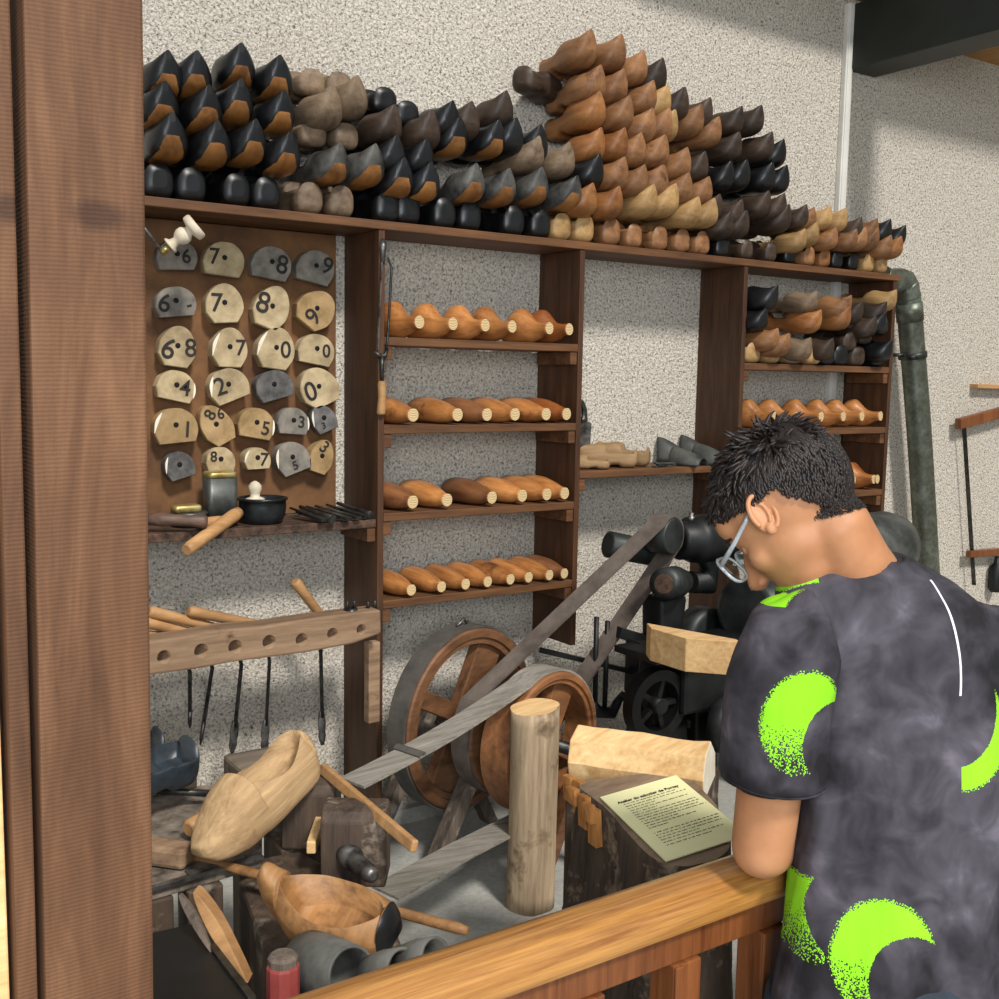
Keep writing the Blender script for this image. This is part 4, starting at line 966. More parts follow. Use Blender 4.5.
# ================================================================= drainpipe and bow saw on the right
dp = thing('drainpipe', (2.5, -.09, 0), 'thick weathered zinc pipe with an elbow, leaning down right of the shelving', 'pipe')
pp = [onY(*q, -.10) for q in ((886, 282), (896, 278), (905, 284), (908.5, 300), (911, 330), (919, 430), (926, 545))]
d = (pp[-1]-pp[-2]).normalized(); k = (pp[-1].z-.0)/-d.z; pp.append(pp[-1]+d*(k*.995))
obj('pipe', MB().tube(spline(pp[2:], 3), .047, 20), 'zinc', dp)
el = spline([V((2.16, -.10, pp[0].z+.02)), pp[0]+V((0, 0, .0)), pp[1]+V((.01, 0, -.01)), pp[2], pp[3]], 4)
obj('elbow', MB().tube(el, [.046+.003*(i % 2) for i in range(len(el))], 20), 'zinc', dp)
obj('collar', MB().tube([pp[3].lerp(pp[4], .1), pp[3].lerp(pp[4], .7)], .051, 20), 'zinc', dp)
rc = pp[4].lerp(pp[5], .25); obj('bracket_ring', MB().lathe(rc-V((0, 0, .012)), d*-1, [(0, .049), (.001, .054), (.024, .054), (.025, .049)], 20), 'steel_dark', dp)
obj('wall_hook', MB().tube([rc+V((-.05, 0, 0)), rc+V((-.075, .03, 0)), rc+V((-.06, .098, 0))], .007, 8), 'steel_dark', dp)
sw = thing('bow_saw', onY(990, 500, -.05), 'wooden bow saw with a thin blade hanging on the wall at far right', 'saw')
a, e = onY(958, 424, -.04), onY(1075, 392, -.04); obj('upper_arm', MB().bar(a, e, .03, .045, (0, 0, 1)), 'baluster', sw, None, .004)
obj('blade', MB().bar(onY(963.5, 418, -.04), onY(974, 585, -.04), .004, .018, (0, -1, 0)), 'steel_dark', sw)
a, e = onY(968, 554, -.04), onY(1080, 545, -.04); obj('lower_arm', MB().bar(a, e, .025, .03, (0, 0, 1)), 'baluster', sw, None, .004)
obj('stretcher', MB().bar(onY(1030, 405, -.04), onY(1034, 549, -.04), .02, .03, (0, -1, 0)), 'baluster', sw, None, .003)
a, e = onY(974, 386, -.02), onY(1060, 389, -.02)
tag(obj('wooden_peg', MB().bar(a, e, .04, .018), 'handle', None, a, .003), 'narrow light wooden peg rail on the wall above the bow saw', 'peg rail')
tag(obj('iron_weight', MB().lathe(onY(1002, 575, -.06)+V((0, .028, -.08)), (0, 0, 1), [(0, .02), (.02, .03), (.11, .03), (.13, .012), (.16, .010)], 16), 'iron', None, onY(1002, 575, -.06)), 'black iron piece hanging at the right edge beside the bow saw', 'iron weight')
# ================================================================= work bench at lower left
ZB = .50
bn = thing('work_bench', (-.80, -.80, 0), 'scarred work bench covered with tools at the lower left', 'bench')
pl = [onZ(60, 915, ZB), onZ(262, 856, ZB), onZ(262, 815, ZB), onZ(60, 850, ZB)]
def slab(pts, z0, z1): return MB().loft([[V((p.x, p.y, z0)) for p in pts], [V((p.x, p.y, z1)) for p in pts]], 0, (True, True), True, False)
obj('front_plank', slab(pl, ZB-.022, ZB), 'benchtop', bn, None, .003)
pl2 = [onZ(60, 848, ZB), onZ(300, 806, ZB), onZ(330, 765, ZB), onZ(60, 795, ZB)]
obj('rear_plank', slab(pl2, ZB-.05, ZB-.012), 'benchtop', bn, None, .004)
for px, py, zt in ((150, 880, ZB-.023), (200, 868, ZB-.023), (150, 812, ZB-.051), (300, 785, ZB-.051)):
    p = onZ(px, py, ZB); obj('leg', MB().mm((p.x-.03, p.y-.03, 0), (p.x+.03, p.y+.03, zt)), 'blockdark', bn, None, .004)
ez = onZ(145, 892, ZB); e1 = onZ(262, 857, ZB); obj('steel_edge', MB().bar(onZ(60, 916, ZB)+V((0, -.002, .002)), e1+V((0, -.002, .002)), .012, .006), 'steel', bn)
# carving block (heavy dark timber under the hollow clog)
ck = [onZ(232, 862, ZB-.045), onZ(300, 850, ZB-.045), onZ(385, 895, ZB-.045), onZ(408, 960, ZB-.045), onZ(330, 1010, ZB-.045), onZ(262, 940, ZB-.045)]
cb = obj('carving_block', slab(ck, .0005, ZB-.045), 'blockdark', None, (sum(p.x for p in ck)/6, sum(p.y for p in ck)/6, 0), .008)
tag(cb, 'heavy dark timber carving block under the hollow clog', 'block')
ZK = ZB-.0445
# wooden vise: two jaws and a screw
vs = thing('wooden_vise', onZ(340, 880, ZK), 'old dark wooden vise with two thick jaws and a projecting screw', 'vise')
def jaw(x0, x1, ytop, yfront, D, h, dep, name):
    a, e = atD(x0, ytop, D), atD(x1, ytop, D); d = (e-a); d.z = 0; L = d.length; d.normalize(); s = V((-d.y, d.x, 0)); z1 = a.z
    prof = [(0, z1-h), (0, z1-.015), (.012, z1-.002), (.03, z1+.004), (dep-.02, z1+.002), (dep, z1-.012), (dep, z1-h)]
    o = obj(name, MB().loft([[V((a.x, a.y, 0))+d*u_+s*q_+V((0, 0, z)) for q_, z in prof] for u_ in (0, L)], 0, (True, True), True, False), 'blockdark', vs, None, .005)
    return a, d, s, L
DN = 1.87
za = atD(350, 809, DN).z
a, d, s, L = jaw(320, 386, 813, 0, DN, za-ZK-.0005, .085, 'near_jaw')
a2, d2, s2, L2 = jaw(281, 335, 786, 0, 2.0, atD(300, 786, 2.0).z-ZK-.0005+.0, .085, 'far_jaw')
obj('far_base', MB().mm((a2.x-.0, a2.y+.0, .0005), (a2.x+.10, a2.y+.09, ZK)), 'blockdark', vs, None, .005)
sc0 = a+d*L*.45+V((0, 0, -.075)); sd = (atD(386, 888, DN-.10)-sc0).normalized()
obj('screw', MB().lathe(sc0-sd*.02, sd, [(0, .020), (.035, .020), (.037, .014)] + [(.040+.0045*i, .0135 if i % 2 else .0155) for i in range(14)] + [(.105, .012), (.108, .006)], 18), 'steel', vs)
g = atD(311, 848, 1.90); obj('guide_bar', MB().bar(g, g+V((.07, .11, 0)), .016, .022), 'fresh', vs, None, .002)
la, lb = atD(322, 768, 2.05), atD(415, 847, 1.78)
o = obj('wooden_lath', MB().bar(la, lb, .012, .021, (0.2, -.2, 1)), 'handle', None, la, .003)
tag(o, 'thin pale wooden lath wedged behind the near vise jaw', 'lath')
# small dark block at the back of the bench
p = onZ(262, 800, ZB-.012)
b = MB(); b.mm((p.x-.03, p.y+.02, ZB-.0115), (p.x+.09, p.y+.14, ZB+.045)); o = obj('scrap_block', b, 'old_x', None, (p.x, p.y+.08, ZB-.0115), .008)
tag(o, 'grey scrap block behind the large pale clog', 'block')
# big unfinished clog leaning, toe down left
def place(name, mb, mats, frm, to, up, label, cat, group=None, parent=None):
    """clog mesh (heel at origin, toe at -Y) laid from heel to toe"""
    frm, to = V(frm), V(to); y = (frm-to).normalized(); z = V(up); z = (z-y*z.dot(y)).normalized(); x = y.cross(z)
    me = mb.mesh(name, mats); o = bpy.data.objects.new(name, me); COL.objects.link(o)
    R = Matrix((x, y, z)).transposed(); o.matrix_world = Matrix.Translation(frm) @ R.to_4x4()
    for p in me.polygons: p.use_smooth = True
    return tag(o, label, cat, group)
hl, te = atD(314, 776, 2.02), atD(210, 870, 1.80)
HT = ([(0, .35), (.03, .60), (.1, .80), (.3, .88), (.5, 1), (.7, 1), (.85, .82), (.95, .58), (1, .34)], [(0, .78), (.04, .94), (.12, .98), (.3, .90), (.58, .90), (.60, 1.06), (.7, 1.0), (.85, .78), (.95, .60), (1, .46)], [(0, .22), (.05, .05), (.2, 0), (.7, 0), (.85, .06), (.95, .16), (1, .30)])
big = clog_mesh('', None, (hl-te).length*1.04, .104, .112, 64, 70, 0, True, .16, .86, .25, HT, (.05, .595), lambda s: False)
place('unfinished_clog', big, ['hero', 'hero'], hl, te, -FWD*.86+UPV*.42-RGT*.50, 'large pale rough-carved clog leaning against the far vise jaw, toe down', 'clog')
p = atD(188, 830, 1.93); q = atD(207, 818, 1.97)
o = obj('peg', MB().tube([p, p.lerp(q, .1), q+ (q-p)*.6], [.012, .017, .017], 14), 'handle', None, p); tag(o, 'short reddish wooden peg sticking out left of the pale clog toe', 'peg')
# hollow clog in front
hl, te = atD(270, 916, 1.67), atD(403, 952, 1.60)
BT = ([(0, .16), (.05, .34), (.14, .50), (.28, .84), (.45, 1), (.7, 1), (.85, .84), (.95, .55), (1, .22)], [(0, 1.0), (.06, 1.22), (.13, 1.10), (.22, .96), (.4, .92), (.9, .84), (1, .62)], [(0, .62), (.06, .36), (.16, .14), (.3, 0), (.8, 0), (.93, .14), (1, .42)])
bw = clog_mesh('', None, (hl-te).length, .104, .098, 64, 70, 0, True, .14, .80, .25, BT, (.17, .90), lambda s: s > .91)
place('hollow_clog', bw, ['bowl', 'clog_black'], hl, te, -FWD*.55+UPV*.82+RGT*.05, 'wide hollowed clog with a blackened tip lying on the carving block', 'clog')
# the long handle lying behind it
a, e2 = atD(192, 857, 1.86), atD(468, 931, 1.69)
z_ = max(a.z, ZB+.012)
o = obj('wooden_rod', MB().tube([a, a.lerp(e2, .02), a.lerp(e2, .3), a.lerp(e2, .6), a.lerp(e2, .97), e2], [.005, .008, .0085, .0078, .0088, .006], 12), 'bowl', None, a)
tag(o, 'long slim wooden tool handle running behind the hollow clog', 'handle')
p, q = atD(262, 850, 1.9), atD(192, 862, 1.80); 
bl2 = [onZ(x, y_, ZB+.012) for x, y_ in ((190, 872), (262, 848), (258, 842), (215, 846), (185, 866))]
o = obj('drawknife_blade', MB().loft([[V((w_.x, w_.y, ZB+.001)) for w_ in bl2], [V((w_.x, w_.y, ZB+.007)) for w_ in bl2]], 0, (True, True), True, False), 'steel', None, bl2[0])
tag(o, 'worn grey knife blade lying on the bench under the pale clog', 'blade')
# handle block at the left edge of bench
a, e = onZ(120, 846, ZB+.02), onZ(190, 856, ZB+.02)
o = obj('plane_handle', MB().bar(a, e, .045, .036), 'rack', None, a, .008); tag(o, 'squared orange-brown wooden handle at the left edge of the bench', 'handle')
# black clogs at the back of bench
hb, tb_ = atD(190, 752, 2.12), atD(118, 772, 2.0)
blk = clog_mesh('', None, .25, .105, .115, 48, 50, 1, True, .25, .88, .45)
o = place('rubber_clog', blk, ['leather', 'leather'], hb+V((0, 0, -.05)), tb_+V((0, 0, -.055)), (-.1, -.25, 1), 'dark blue-black open clog at the back left of the bench, opening showing', 'clog')
blk2 = clog_mesh('', None, .25, .10, .115, 48, 50, 1, True, .25, .88, .45)
hb2, tb2 = atD(158, 742, 2.3), atD(90, 755, 2.2)
o = place('rubber_clog', blk2, ['leather', 'leather'], hb2+V((0, 0, -.05)), tb2+V((0, 0, -.05)), (-.1, -.25, 1), 'dark clog half hidden behind the post at the left edge', 'clog')
p = onZ(170, 790, ZB-.012); 
b = MB(); b.mm((p.x-.12, p.y-.02, ZB-.0115), (p.x+.05, p.y+.16, ZB+.022)); tag(obj('bench_box', b, 'blockdark', None, (p.x, p.y, ZB-.0115), .004), 'low dark wooden box supporting the dark clogs on the bench', 'box')
a, e = onZ(146, 795, ZB+.02), onZ(222, 800, ZB+.0); a.z = ZB+.03; e.z = ZB+.012
o = obj('iron_rod', MB().tube([a, e], .007, 10), 'steel_dark', None, a); tag(o, 'thin dark iron rod lying across the bench behind the pale clog', 'rod')
c_ = [onZ(x, y_, ZB) for x, y_ in ((205, 785), (235, 800), (190, 800))]
# curved hoop pieces, dark chest, red stake, cups
ch = [atD(x, y_, 1.55) for x, y_ in ((60, 945), (195, 922), (262, 1000), (262, 1100))]
z0 = ch[1].z
cx0, cx1 = ch[0].x, ch[2].x
k0 = atD(140, 945, 1.50); k1 = atD(193, 922, 1.66); k2 = atD(252, 1000, 1.40)
t = thing('dark_chest', (k1.x, k1.y, 0), 'black sloping sheet-metal bin below the bench at the lower left corner', 'bin')
pts = [V((k1.x-.25, k1.y+.02, 0)), V((k1.x, k1.y, 0)), V((k2.x, k2.y, 0)), V((k2.x-.25, k2.y, 0))]
zz = [k1.z, k1.z, k2.z, k2.z]
obj('body', MB().loft([[V((p.x, p.y, .0005)) for p in pts], [V((p.x, p.y, z_)) for p, z_ in zip(pts, zz)]], 0, (True, True), True, False), 'sheet', t, None, .006)
obj('lip', MB().bar(V((k1.x, k1.y, k1.z)), V((k2.x, k2.y, k2.z)), .010, .010), 'steel_dark', t)
b = MB()
for off, w in ((0, .030),):
    cpts = spline([atD(194, 892, 1.62), atD(207, 915, 1.60), atD(226, 950, 1.56), atD(247, 983, 1.53)], 6)
    rings = []
    for i, p in enumerate(cpts):
        u_ = i/(len(cpts)-1); ww = .004+.016*math.sin(math.pi*min(1, u_*1.05))
        rings.append([p-RGT*ww*.6, p+RGT*ww*.6-FWD*.004, p+RGT*ww*.6+FWD*.03, p-RGT*ww*.6+FWD*.03])
    b.loft(rings, 0, (True, True), True, False)
o = obj('stave', b, 'handle', None, cpts[-1], .002); tag(o, 'curved orange wooden stave leaning on the black bin', 'stave')
cpts = [p-RGT*.018-FWD*.012 for p in cpts[:-6]]; b = MB(); rings = []
for i, p in enumerate(cpts):
    u_ = i/(len(cpts)-1); ww = .003+.010*math.sin(math.pi*min(1, u_+.02)); rings.append([p-RGT*ww*.6, p+RGT*ww*.6, p+RGT*ww*.6+FWD*.01, p-RGT*ww*.6+FWD*.01])
b.loft(rings, 0, (True, True), True, False)
o = obj('stave', b, 'old_z', None, cpts[-1], .002); tag(o, 'paler grey curved stave nested on the left of the orange stave', 'stave')
rp = atD(283, 958, 1.42); t = thing('red_stake', (rp.x, rp.y, 0), 'short stake with flaking red paint and a frayed bare top', 'stake')
obj('shaft', MB().lathe((rp.x, rp.y, .0005), (0, 0, 1), [(0, .022), (rp.z-.012, .0215), (rp.z-.008, .020)], 10, smooth=False), 'red', t)
b = MB(); b.lathe((rp.x, rp.y, rp.z-.0085), (0, 0, 1), [(0, .0195), (.010, .020), (.014, .016)], 10, smooth=False); obj('frayed_top', b, 'old_z', t)
# nested grey horn cups
def cup(p, q, r0, r1, name, label, th=.004):
    p, q = V(p), V(q); d = (q-p).normalized(); L = (q-p).length
    b = MB(); b.lathe(p, d, [(0, r0*.6), (.006, r0), (L*.5, (r0+r1)/2+.002), (L, r1), (L, r1-th), (L*.5, (r0+r1)/2-th), (.012, r0-th*2)], 28)
    return tag(obj(name, b, 'cupgrey', None, p), label, 'cup', 'grey nested cups')
a = atD(308, 966, 1.55); e = atD(352, 974, 1.46)
cup(a, e, .048, .036, 'metal_cup', 'largest grey metal cup lying below the hollow clog')
a2 = a.lerp(e, .75); d_ = (e-a).normalized(); r_ = RGT*.028+UPV*.008
cup(e-d_*.01+r_*1.0+V((0, 0, -.012)), e+d_*.05+r_*1.5+V((0, 0, -.004)), .026, .030, 'metal_cup', 'middle grey metal cup nested right of the largest one')
cup(e-d_*.01+r_*2.6+V((0, 0, -.008)), e+d_*.04+r_*3.2+V((0, 0, -.002)), .024, .028, 'metal_cup', 'smallest grey metal cup at the right, touching the rail')
# ================================================================= the boy at the railing
RH = V((RGT.x, RGT.y, 0)).normalized(); FH = V((FWD.x, FWD.y, 0)).normalized(); ZH = V((0, 0, 1))
def mix3(l, a, z): return (-RH*l + FH*a + ZH*z).normalized()
py_, pp_ = math.radians(58), math.radians(50)
hF = mix3(math.cos(pp_)*math.sin(py_), math.cos(pp_)*math.cos(py_), -math.sin(pp_))
hU = mix3(math.sin(pp_)*math.sin(py_), math.sin(pp_)*math.cos(py_), math.cos(pp_))
hL = mix3(math.cos(py_), -math.sin(py_), 0)
HR = Matrix((hL, hF, hU)).transposed()
HC = atD(781, 499, 1.425)
def hp(l, f, u): return HC + hL*l + hF*f + hU*u
# skin
t = NT('warm_skin', .5, 0, .35); v = t.coord((1, 1, 1), False); n1 = t.noise(v, 9, 4, .6); n2 = t.noise(v, 240, 2, .5)
t.color(t.ramp(n1, [(.3, '9c6844'), (.7, 'ba8660')])); t.bump(n2, .06, .001)
t.b.inputs['Subsurface Weight'].default_value = .12; t.b.inputs['Subsurface Radius'].default_value = (.02, .008, .004); M['skin'] = t.m
t = NT('dark_hair', .5, 0, .35); v = t.coord((1, 1, 1), False); n1 = t.noise(v, 60, 3, .6)
t.color(t.ramp(n1, [(.3, '0d0a09'), (.7, '2b211c')])); M['hair'] = t.m
M['eye_white'] = plain('eye_white', 'ddd8d0', .3); M['lip'] = plain('lip_skin', '8d4f42', .5)
M['shorts'] = plain('navy_shorts', '15202b', .8, 0, '22323f', 20, .2); M['shoe'] = plain('dark_trainers', '1d1f22', .6, 0, '33363a', 20, .1); M['shoe_sole'] = plain('white_trainer_sole', 'c8c5bd', .6)
t = NT('clear_frame', .15, 0, .5); t.b.inputs['Transmission Weight'].default_value = .55; t.color('cfd9df'); M['frame'] = t.m
t = NT('spectacle_lens', .02, 0, .5); t.b.inputs['Transmission Weight'].default_value = 1; t.b.inputs['IOR'].default_value = 1.15; t.color('f4f8fa'); M['lens'] = t.m
# joints
N_ = atD(852, 570, 1.43)
LS, RS = atD(786, 640, 1.355), atD(996, 650, 1.43)
LE = atD(763, 836, 1.425); LE.z = rz + .003 + .044; 
RE = V((RS.x+.125, -1.835, rz+.003+.044))
HIP = atD(897, 985, 1.42)
LW = LE + V((.205, .070, -.008)); RW = RE + V((-.12, .075, -.008))
def union(name, mb, mat, parent, voxel, smooth=4):
    o = obj(name, mb, mat, parent)
    r = o.modifiers.new('r', 'REMESH'); r.mode = 'VOXEL'; r.voxel_size = voxel; r.use_smooth_shade = True
    s = o.modifiers.new('s', 'SMOOTH'); s.factor = .5; s.iterations = smooth
    bake(o)
    o.data.polygons.foreach_set('use_smooth', [True]*len(o.data.polygons)); return o
def tube_u(b, pts, rad, seg=20):
    b.tube(pts, rad, seg); b.ball(pts[0], rad[0], seg, 10); b.ball(pts[-1], rad[-1], seg, 10)
boy = thing('person', (HIP.x, HIP.y, 0), 'boy in a dark tie-dyed T-shirt with green crescents leaning on the railing, head bowed', 'person')
b = MB()
# head
b.ball(hp(0, -.004, .004), (.072, .092, .080), 28, 18, 0, HR)
b.ball(hp(0, .022, -.045), (.060, .066, .066), 24, 16, 0, HR)
b.ball(hp(0, .036, -.078), (.048, .048, .046), 20, 12, 0, HR)
b.ball(hp(0, .066, -.102), (.022, .018, .018), 16, 10, 0, HR)
b.ball(hp(0, .062, .018), (.055, .028, .035), 20, 12, 0, HR)
for s_ in (-1, 1):
    b.ball(hp(.036*s_, .060, -.040), (.022, .020, .022), 16, 10, 0, HR)
b.tube([hp(0, .086, -.018), hp(0, .098, -.036), hp(0, .108, -.054), hp(0, .098, -.062)], [.008, .010, .013, .010], 12)
for s_ in (-1, 1): b.ball(hp(.010*s_, .096, -.058), (.008, .009, .007), 10, 8, 0, HR)
b.tube([hp(-.02, .078, -.081), hp(0, .086, -.079), hp(.02, .078, -.081)], [.005, .007, .005], 10)
b.tube([hp(-.016, .078, -.088), hp(0, .085, -.089), hp(.016, .078, -.088)], [.005, .007, .005], 10)
# neck and trunk
CH = atD(892, 720, 1.43); WA = atD(900, 860, 1.425)
tube_u(b, [hp(0, -.022, -.030), hp(0, -.022, -.075), hp(0, -.012, -.105).lerp(N_, .5), N_, N_.lerp(CH, .25)], [.045, .046, .050, .058, .066])
for c_, w_, d_ in ((N_.lerp(CH, .62), .100, .060), (CH, .115, .068), (CH.lerp(WA, .5), .118, .070), (WA, .115, .070), (HIP, .125, .075)):
    b.ball(c_, (w_, d_, .085), 24, 14, 0, Matrix((RH, FH, ZH)).transposed())
def limb(pts, rad): tube_u(b, pts, rad, 20)
SKs = 1
# arms
limb([LS, LS.lerp(LE, .5), LS.lerp(LE, .85), LE], [.046, .0425, .041, .0405])
limb([LE, LE.lerp(LW, .3), LE.lerp(LW, .7), LW], [.0405, .040, .031, .024])
limb([RS, RS.lerp(RE, .5), RE], [.046, .042, .040]); limb([RE, RE.lerp(RW, .3), RE.lerp(RW, .7), RW], [.040, .039, .030, .024])
def hand(W, d, side):
    """palm down on the rail: d points along the fingers, side towards the thumb"""
    d = d.normalized(); s = (side - d*side.dot(d)).normalized()
    b.ball(W+d*.038, (.034, .040, .015), 18, 12, 0, Matrix((s, d, ZH)).transposed())
    for k, L in enumerate((.052, .060, .056, .042)):
        o_ = s*(.024-.0155*k); p0 = W+d*.060+o_
        b.tube([p0, p0+d*L*.45+ZH*.004+o_*.05, p0+d*L*.8-ZH*.006+o_*.08, p0+d*L*.98-ZH*.018+o_*.08], [.0088, .0082, .0076, .0058], 10); b.ball(p0+d*L*.98-ZH*.018+o_*.08, .0056, 10, 8)
    p0 = W+d*.018+s*.024; b.tube([p0, p0+s*.018+d*.018, p0+s*.024+d*.040, p0+s*.020+d*.054], [.011, .0105, .009, .0065], 10); b.ball(p0+s*.020+d*.054, .0063, 10, 8)
hand(LW, LW-LE, V((0, 1, 0))*1.0); hand(RW, RW-RE, V((0, 1, 0)))
# legs
legs = []
for s_ in (-1, 1):
    h_ = HIP + RH*s_*.075 + ZH*-.03; k_ = V((h_.x, h_.y, .36)) + RH*s_*.015 + FH*.03; a_ = V((k_.x, k_.y, .065)) + RH*s_*.01 - FH*.05
    limb([h_, h_.lerp(k_, .5), k_], [.078, .064, .047]); limb([k_, k_.lerp(a_, .35), a_], [.047, .049, .031]); legs.append((h_, k_, a_))
    limb([a_+ZH*-.01, a_+FH*.06-ZH*.03, a_+FH*.12-ZH*.04], [.03, .028, .022])
union('body', b, 'skin', boy, .0042, 14)
# ears, then eyes and brows
for s_ in (-1, 1):
    e_b = MB(); c = hp(.0735*s_, .010, -.008); eo = (hL*s_*.80 - hF*.60).normalized(); eu = (hU*.97-hF*.22).normalized(); es = eu.cross(eo).normalized(); es = es if es.dot(hF) < 0 else -es
    ER = Matrix((es, eo, eu)).transposed()
    e_b.ball(c-eo*.003, (.0155, .0045, .0255), 18, 12, 0, ER)
    rim = [c + eo*.004 + es*(.0150*math.cos(q)+.001) + eu*(.0245*math.sin(q)) for q in [math.radians(a_) for a_ in range(-75, 216, 12)]]
    e_b.tube(rim, [.0034]*len(rim), 10); e_b.tube([c+eo*.0035+es*.006*math.cos(q)+es*.001+eu*(.014*math.sin(q)) for q in [math.radians(a_) for a_ in range(-80, 100, 15)]], [.0024]*12, 8)
    e_b.ball(c-eu*.0215+eo*.001, (.0075, .0045, .0085), 12, 8, 0, ER); e_b.ball(c-es*.009-eo*.004, (.006, .007, .016), 12, 8, 0, ER)
    union('ear', e_b, 'skin', boy, .0016, 3)
# eyes
for s_ in (-1, 1):
    obj('eyelid', MB().ball(hp(.031*s_, .068, -.018), (.010, .009, .009), 14, 10, 0, HR), 'skin', boy)
    obj('eyebrow', MB().tube([hp(.014*s_, .090, .004), hp(.032*s_, .084, .009), hp(.046*s_, .070, .004)], [.003, .004, .002], 8), 'hair', boy)
obj('mouth', MB().tube([hp(-.018, .083, -.084), hp(0, .0915, -.084), hp(.018, .083, -.084)], [.001, .0025, .001], 8), 'lip', boy)
# T-shirt -------------------------------------------------------------------
t = NT('tie_dyed_jersey', .8, 0, .25); S0 = N_
base = V((HIP.x, HIP.y, 0))
v = t.coord((1, 1, 1), False)
n1 = t.noise(v, 6.5, 3, .5, .7); n2 = t.noise(v, 21, 3, .55, .5)
f = t.math('MULTIPLY_ADD', n2, .4, t.math('MULTIPLY', n1, .65))
colr = t.ramp(f, [(.41, '1b191c'), (.52, '343137'), (.62, '4a464d'), (.76, '736d78')])
wn = t.node('ShaderNodeTexWhiteNoise'); sn = t.node('ShaderNodeVectorMath', operation='SNAP'); t.link(v, sn.inputs[0]); sn.inputs[1].default_value = (.0016,)*3
t.link(sn.outputs[0], wn.inputs['Vector'])
def dotn(vec, off):
    a = t.node('ShaderNodeVectorMath', operation='SUBTRACT'); t.link(v, a.inputs[0]); a.inputs[1].default_value = off
    d_ = t.node('ShaderNodeVectorMath', operation='DOT_PRODUCT'); t.link(a.outputs[0], d_.inputs[0]); d_.inputs[1].default_value = vec; return d_.outputs['Value']
def decal(px, py, D, items):
    o_ = atD(px, py, D)-base; sc = D/FOC
    u_, w_, q_ = dotn(RGT, o_), dotn(-UPV, o_), dotn(FWD, o_)
    u_, w_ = t.math('DIVIDE', u_, sc), t.math('DIVIDE', w_, sc)
    return u_, w_, t.math('LESS_THAN', t.math('ABSOLUTE', q_), .10)
def circ(u_, w_, cx, cy, r, ax=1.0, ay=1.0):
    a = t.math('POWER', t.math('ABSOLUTE', t.math('DIVIDE', t.math('SUBTRACT', u_, cx), ax)), 2.0); c = t.math('POWER', t.math('ABSOLUTE', t.math('DIVIDE', t.math('SUBTRACT', w_, cy), ay)), 2.0)
    return t.math('SUBTRACT', t.math('SQRT', t.math('ADD', a, c)), r)     # signed distance, px
masks = []
def crescent(px, py, D, c1, c2, fade=None, ay=1.0, clip=None):
    u_, w_, lim = decal(px, py, D, None)
    d1 = circ(u_, w_, c1[0]-px, c1[1]-py, c1[2], 1, ay); d2 = circ(u_, w_, c2[0]-px, c2[1]-py, c2[2], 1, ay)
    rag = t.math('MULTIPLY_ADD', wn.outputs['Value'], 5, -3)
    m_ = t.math('MULTIPLY', t.math('LESS_THAN', t.math('ADD', d1, rag), 0), t.math('GREATER_THAN', t.math('ADD', d2, t.math('MULTIPLY', rag, .25)), 0))
    if fade:
        g_ = t.math('DIVIDE', t.math('SUBTRACT', fade[1]-py, w_), fade[1]-fade[0])
        m_ = t.math('MULTIPLY', m_, t.math('LESS_THAN', wn.outputs['Value'], g_))
    if clip:
        for op_, a_, q_ in (('GREATER_THAN', u_, clip[0]-px), ('LESS_THAN', u_, clip[1]-px), ('GREATER_THAN', w_, clip[2]-py), ('LESS_THAN', w_, clip[3]-py)): m_ = t.math('MULTIPLY', m_, t.math(op_, a_, q_))
    masks.append(t.math('MULTIPLY', m_, lim))
crescent(805, 720, 1.31, (806, 725, 43), (839, 747, 33), (725, 790), 1.25, (740, 843, 600, 800))
crescent(885, 960, 1.32, (888, 965, 50), (913, 988, 41), (965, 1030), 1.2)
crescent(985, 740, 1.34, (960, 733, 58), (946, 710, 60), None, 1.0, (962, 1100, 600, 900))
crescent(795, 590, 1.34, (818, 626, 55), (834, 656, 72), None, 1.0, (755, 826, 560, 606))
crescent(792, 915, 1.38, (807, 915, 30), (840, 905, 37), (905, 965), 1.3)
mk = masks[0]
for m_ in masks[1:]: mk = t.math('MAXIMUM', mk, m_)
u_, w_, lim = decal(950, 640, 1.33, None)
dl = t.math('LESS_THAN', t.math('ABSOLUTE', circ(u_, w_, 700-950, 680-640, 266)), 1.2)
lm = t.math('MULTIPLY', t.math('GREATER_THAN', w_, -57), t.math('LESS_THAN', w_, 58)); lm = t.math('MULTIPLY', lm, t.math('GREATER_THAN', u_, -60))
colr = t.mix(mk, colr, '86cf1f'); colr = t.mix(t.math('MULTIPLY', t.math('MULTIPLY', dl, lm), lim), colr, 'd8d6da')
t.color(colr); fb = t.noise(t.coord((5, 5, 1.6), False), 2.2, 3, .5, .8); t.bump(fb, .45, .02); M['jersey'] = t.m
b = MB()
def ring(c, hw, hd, tilt=0.0, n=36, pw=.9):
    lat = (RH*math.cos(.10) - FH*math.sin(.10)*-1).normalized(); fr = ZH.cross(lat)
    up = (ZH + lat*tilt)
    return [c + lat*hw*math.copysign(abs(math.cos(q))**pw, math.cos(q)) + fr*hd*math.copysign(abs(math.sin(q))**pw, math.sin(q)) + ZH*(-tilt*hw*math.cos(q)*0) for q in [2*math.pi*k/n for k in range(n)]]
prof = [((854, 555, 1.43), .078, .056), ((856, 562, 1.43), .087, .060), ((864, 574, 1.425), .108, .070), ((878, 598, 1.425), .134, .080), ((888, 640, 1.425), .150, .090), ((897, 720, 1.425), .143, .092), ((903, 800, 1.42), .138, .090), ((901, 880, 1.42), .144, .090), ((899, 960, 1.42), .157, .094), ((899, 1030, 1.42), .166, .100)]
b.loft([ring(atD(*c), w_, d_) for c, w_, d_ in prof])
b.ball(RS, (.066, .066, .060), 20, 12); b.ball(LS+RH*.01+FH*.02, (.058, .058, .056), 20, 12)
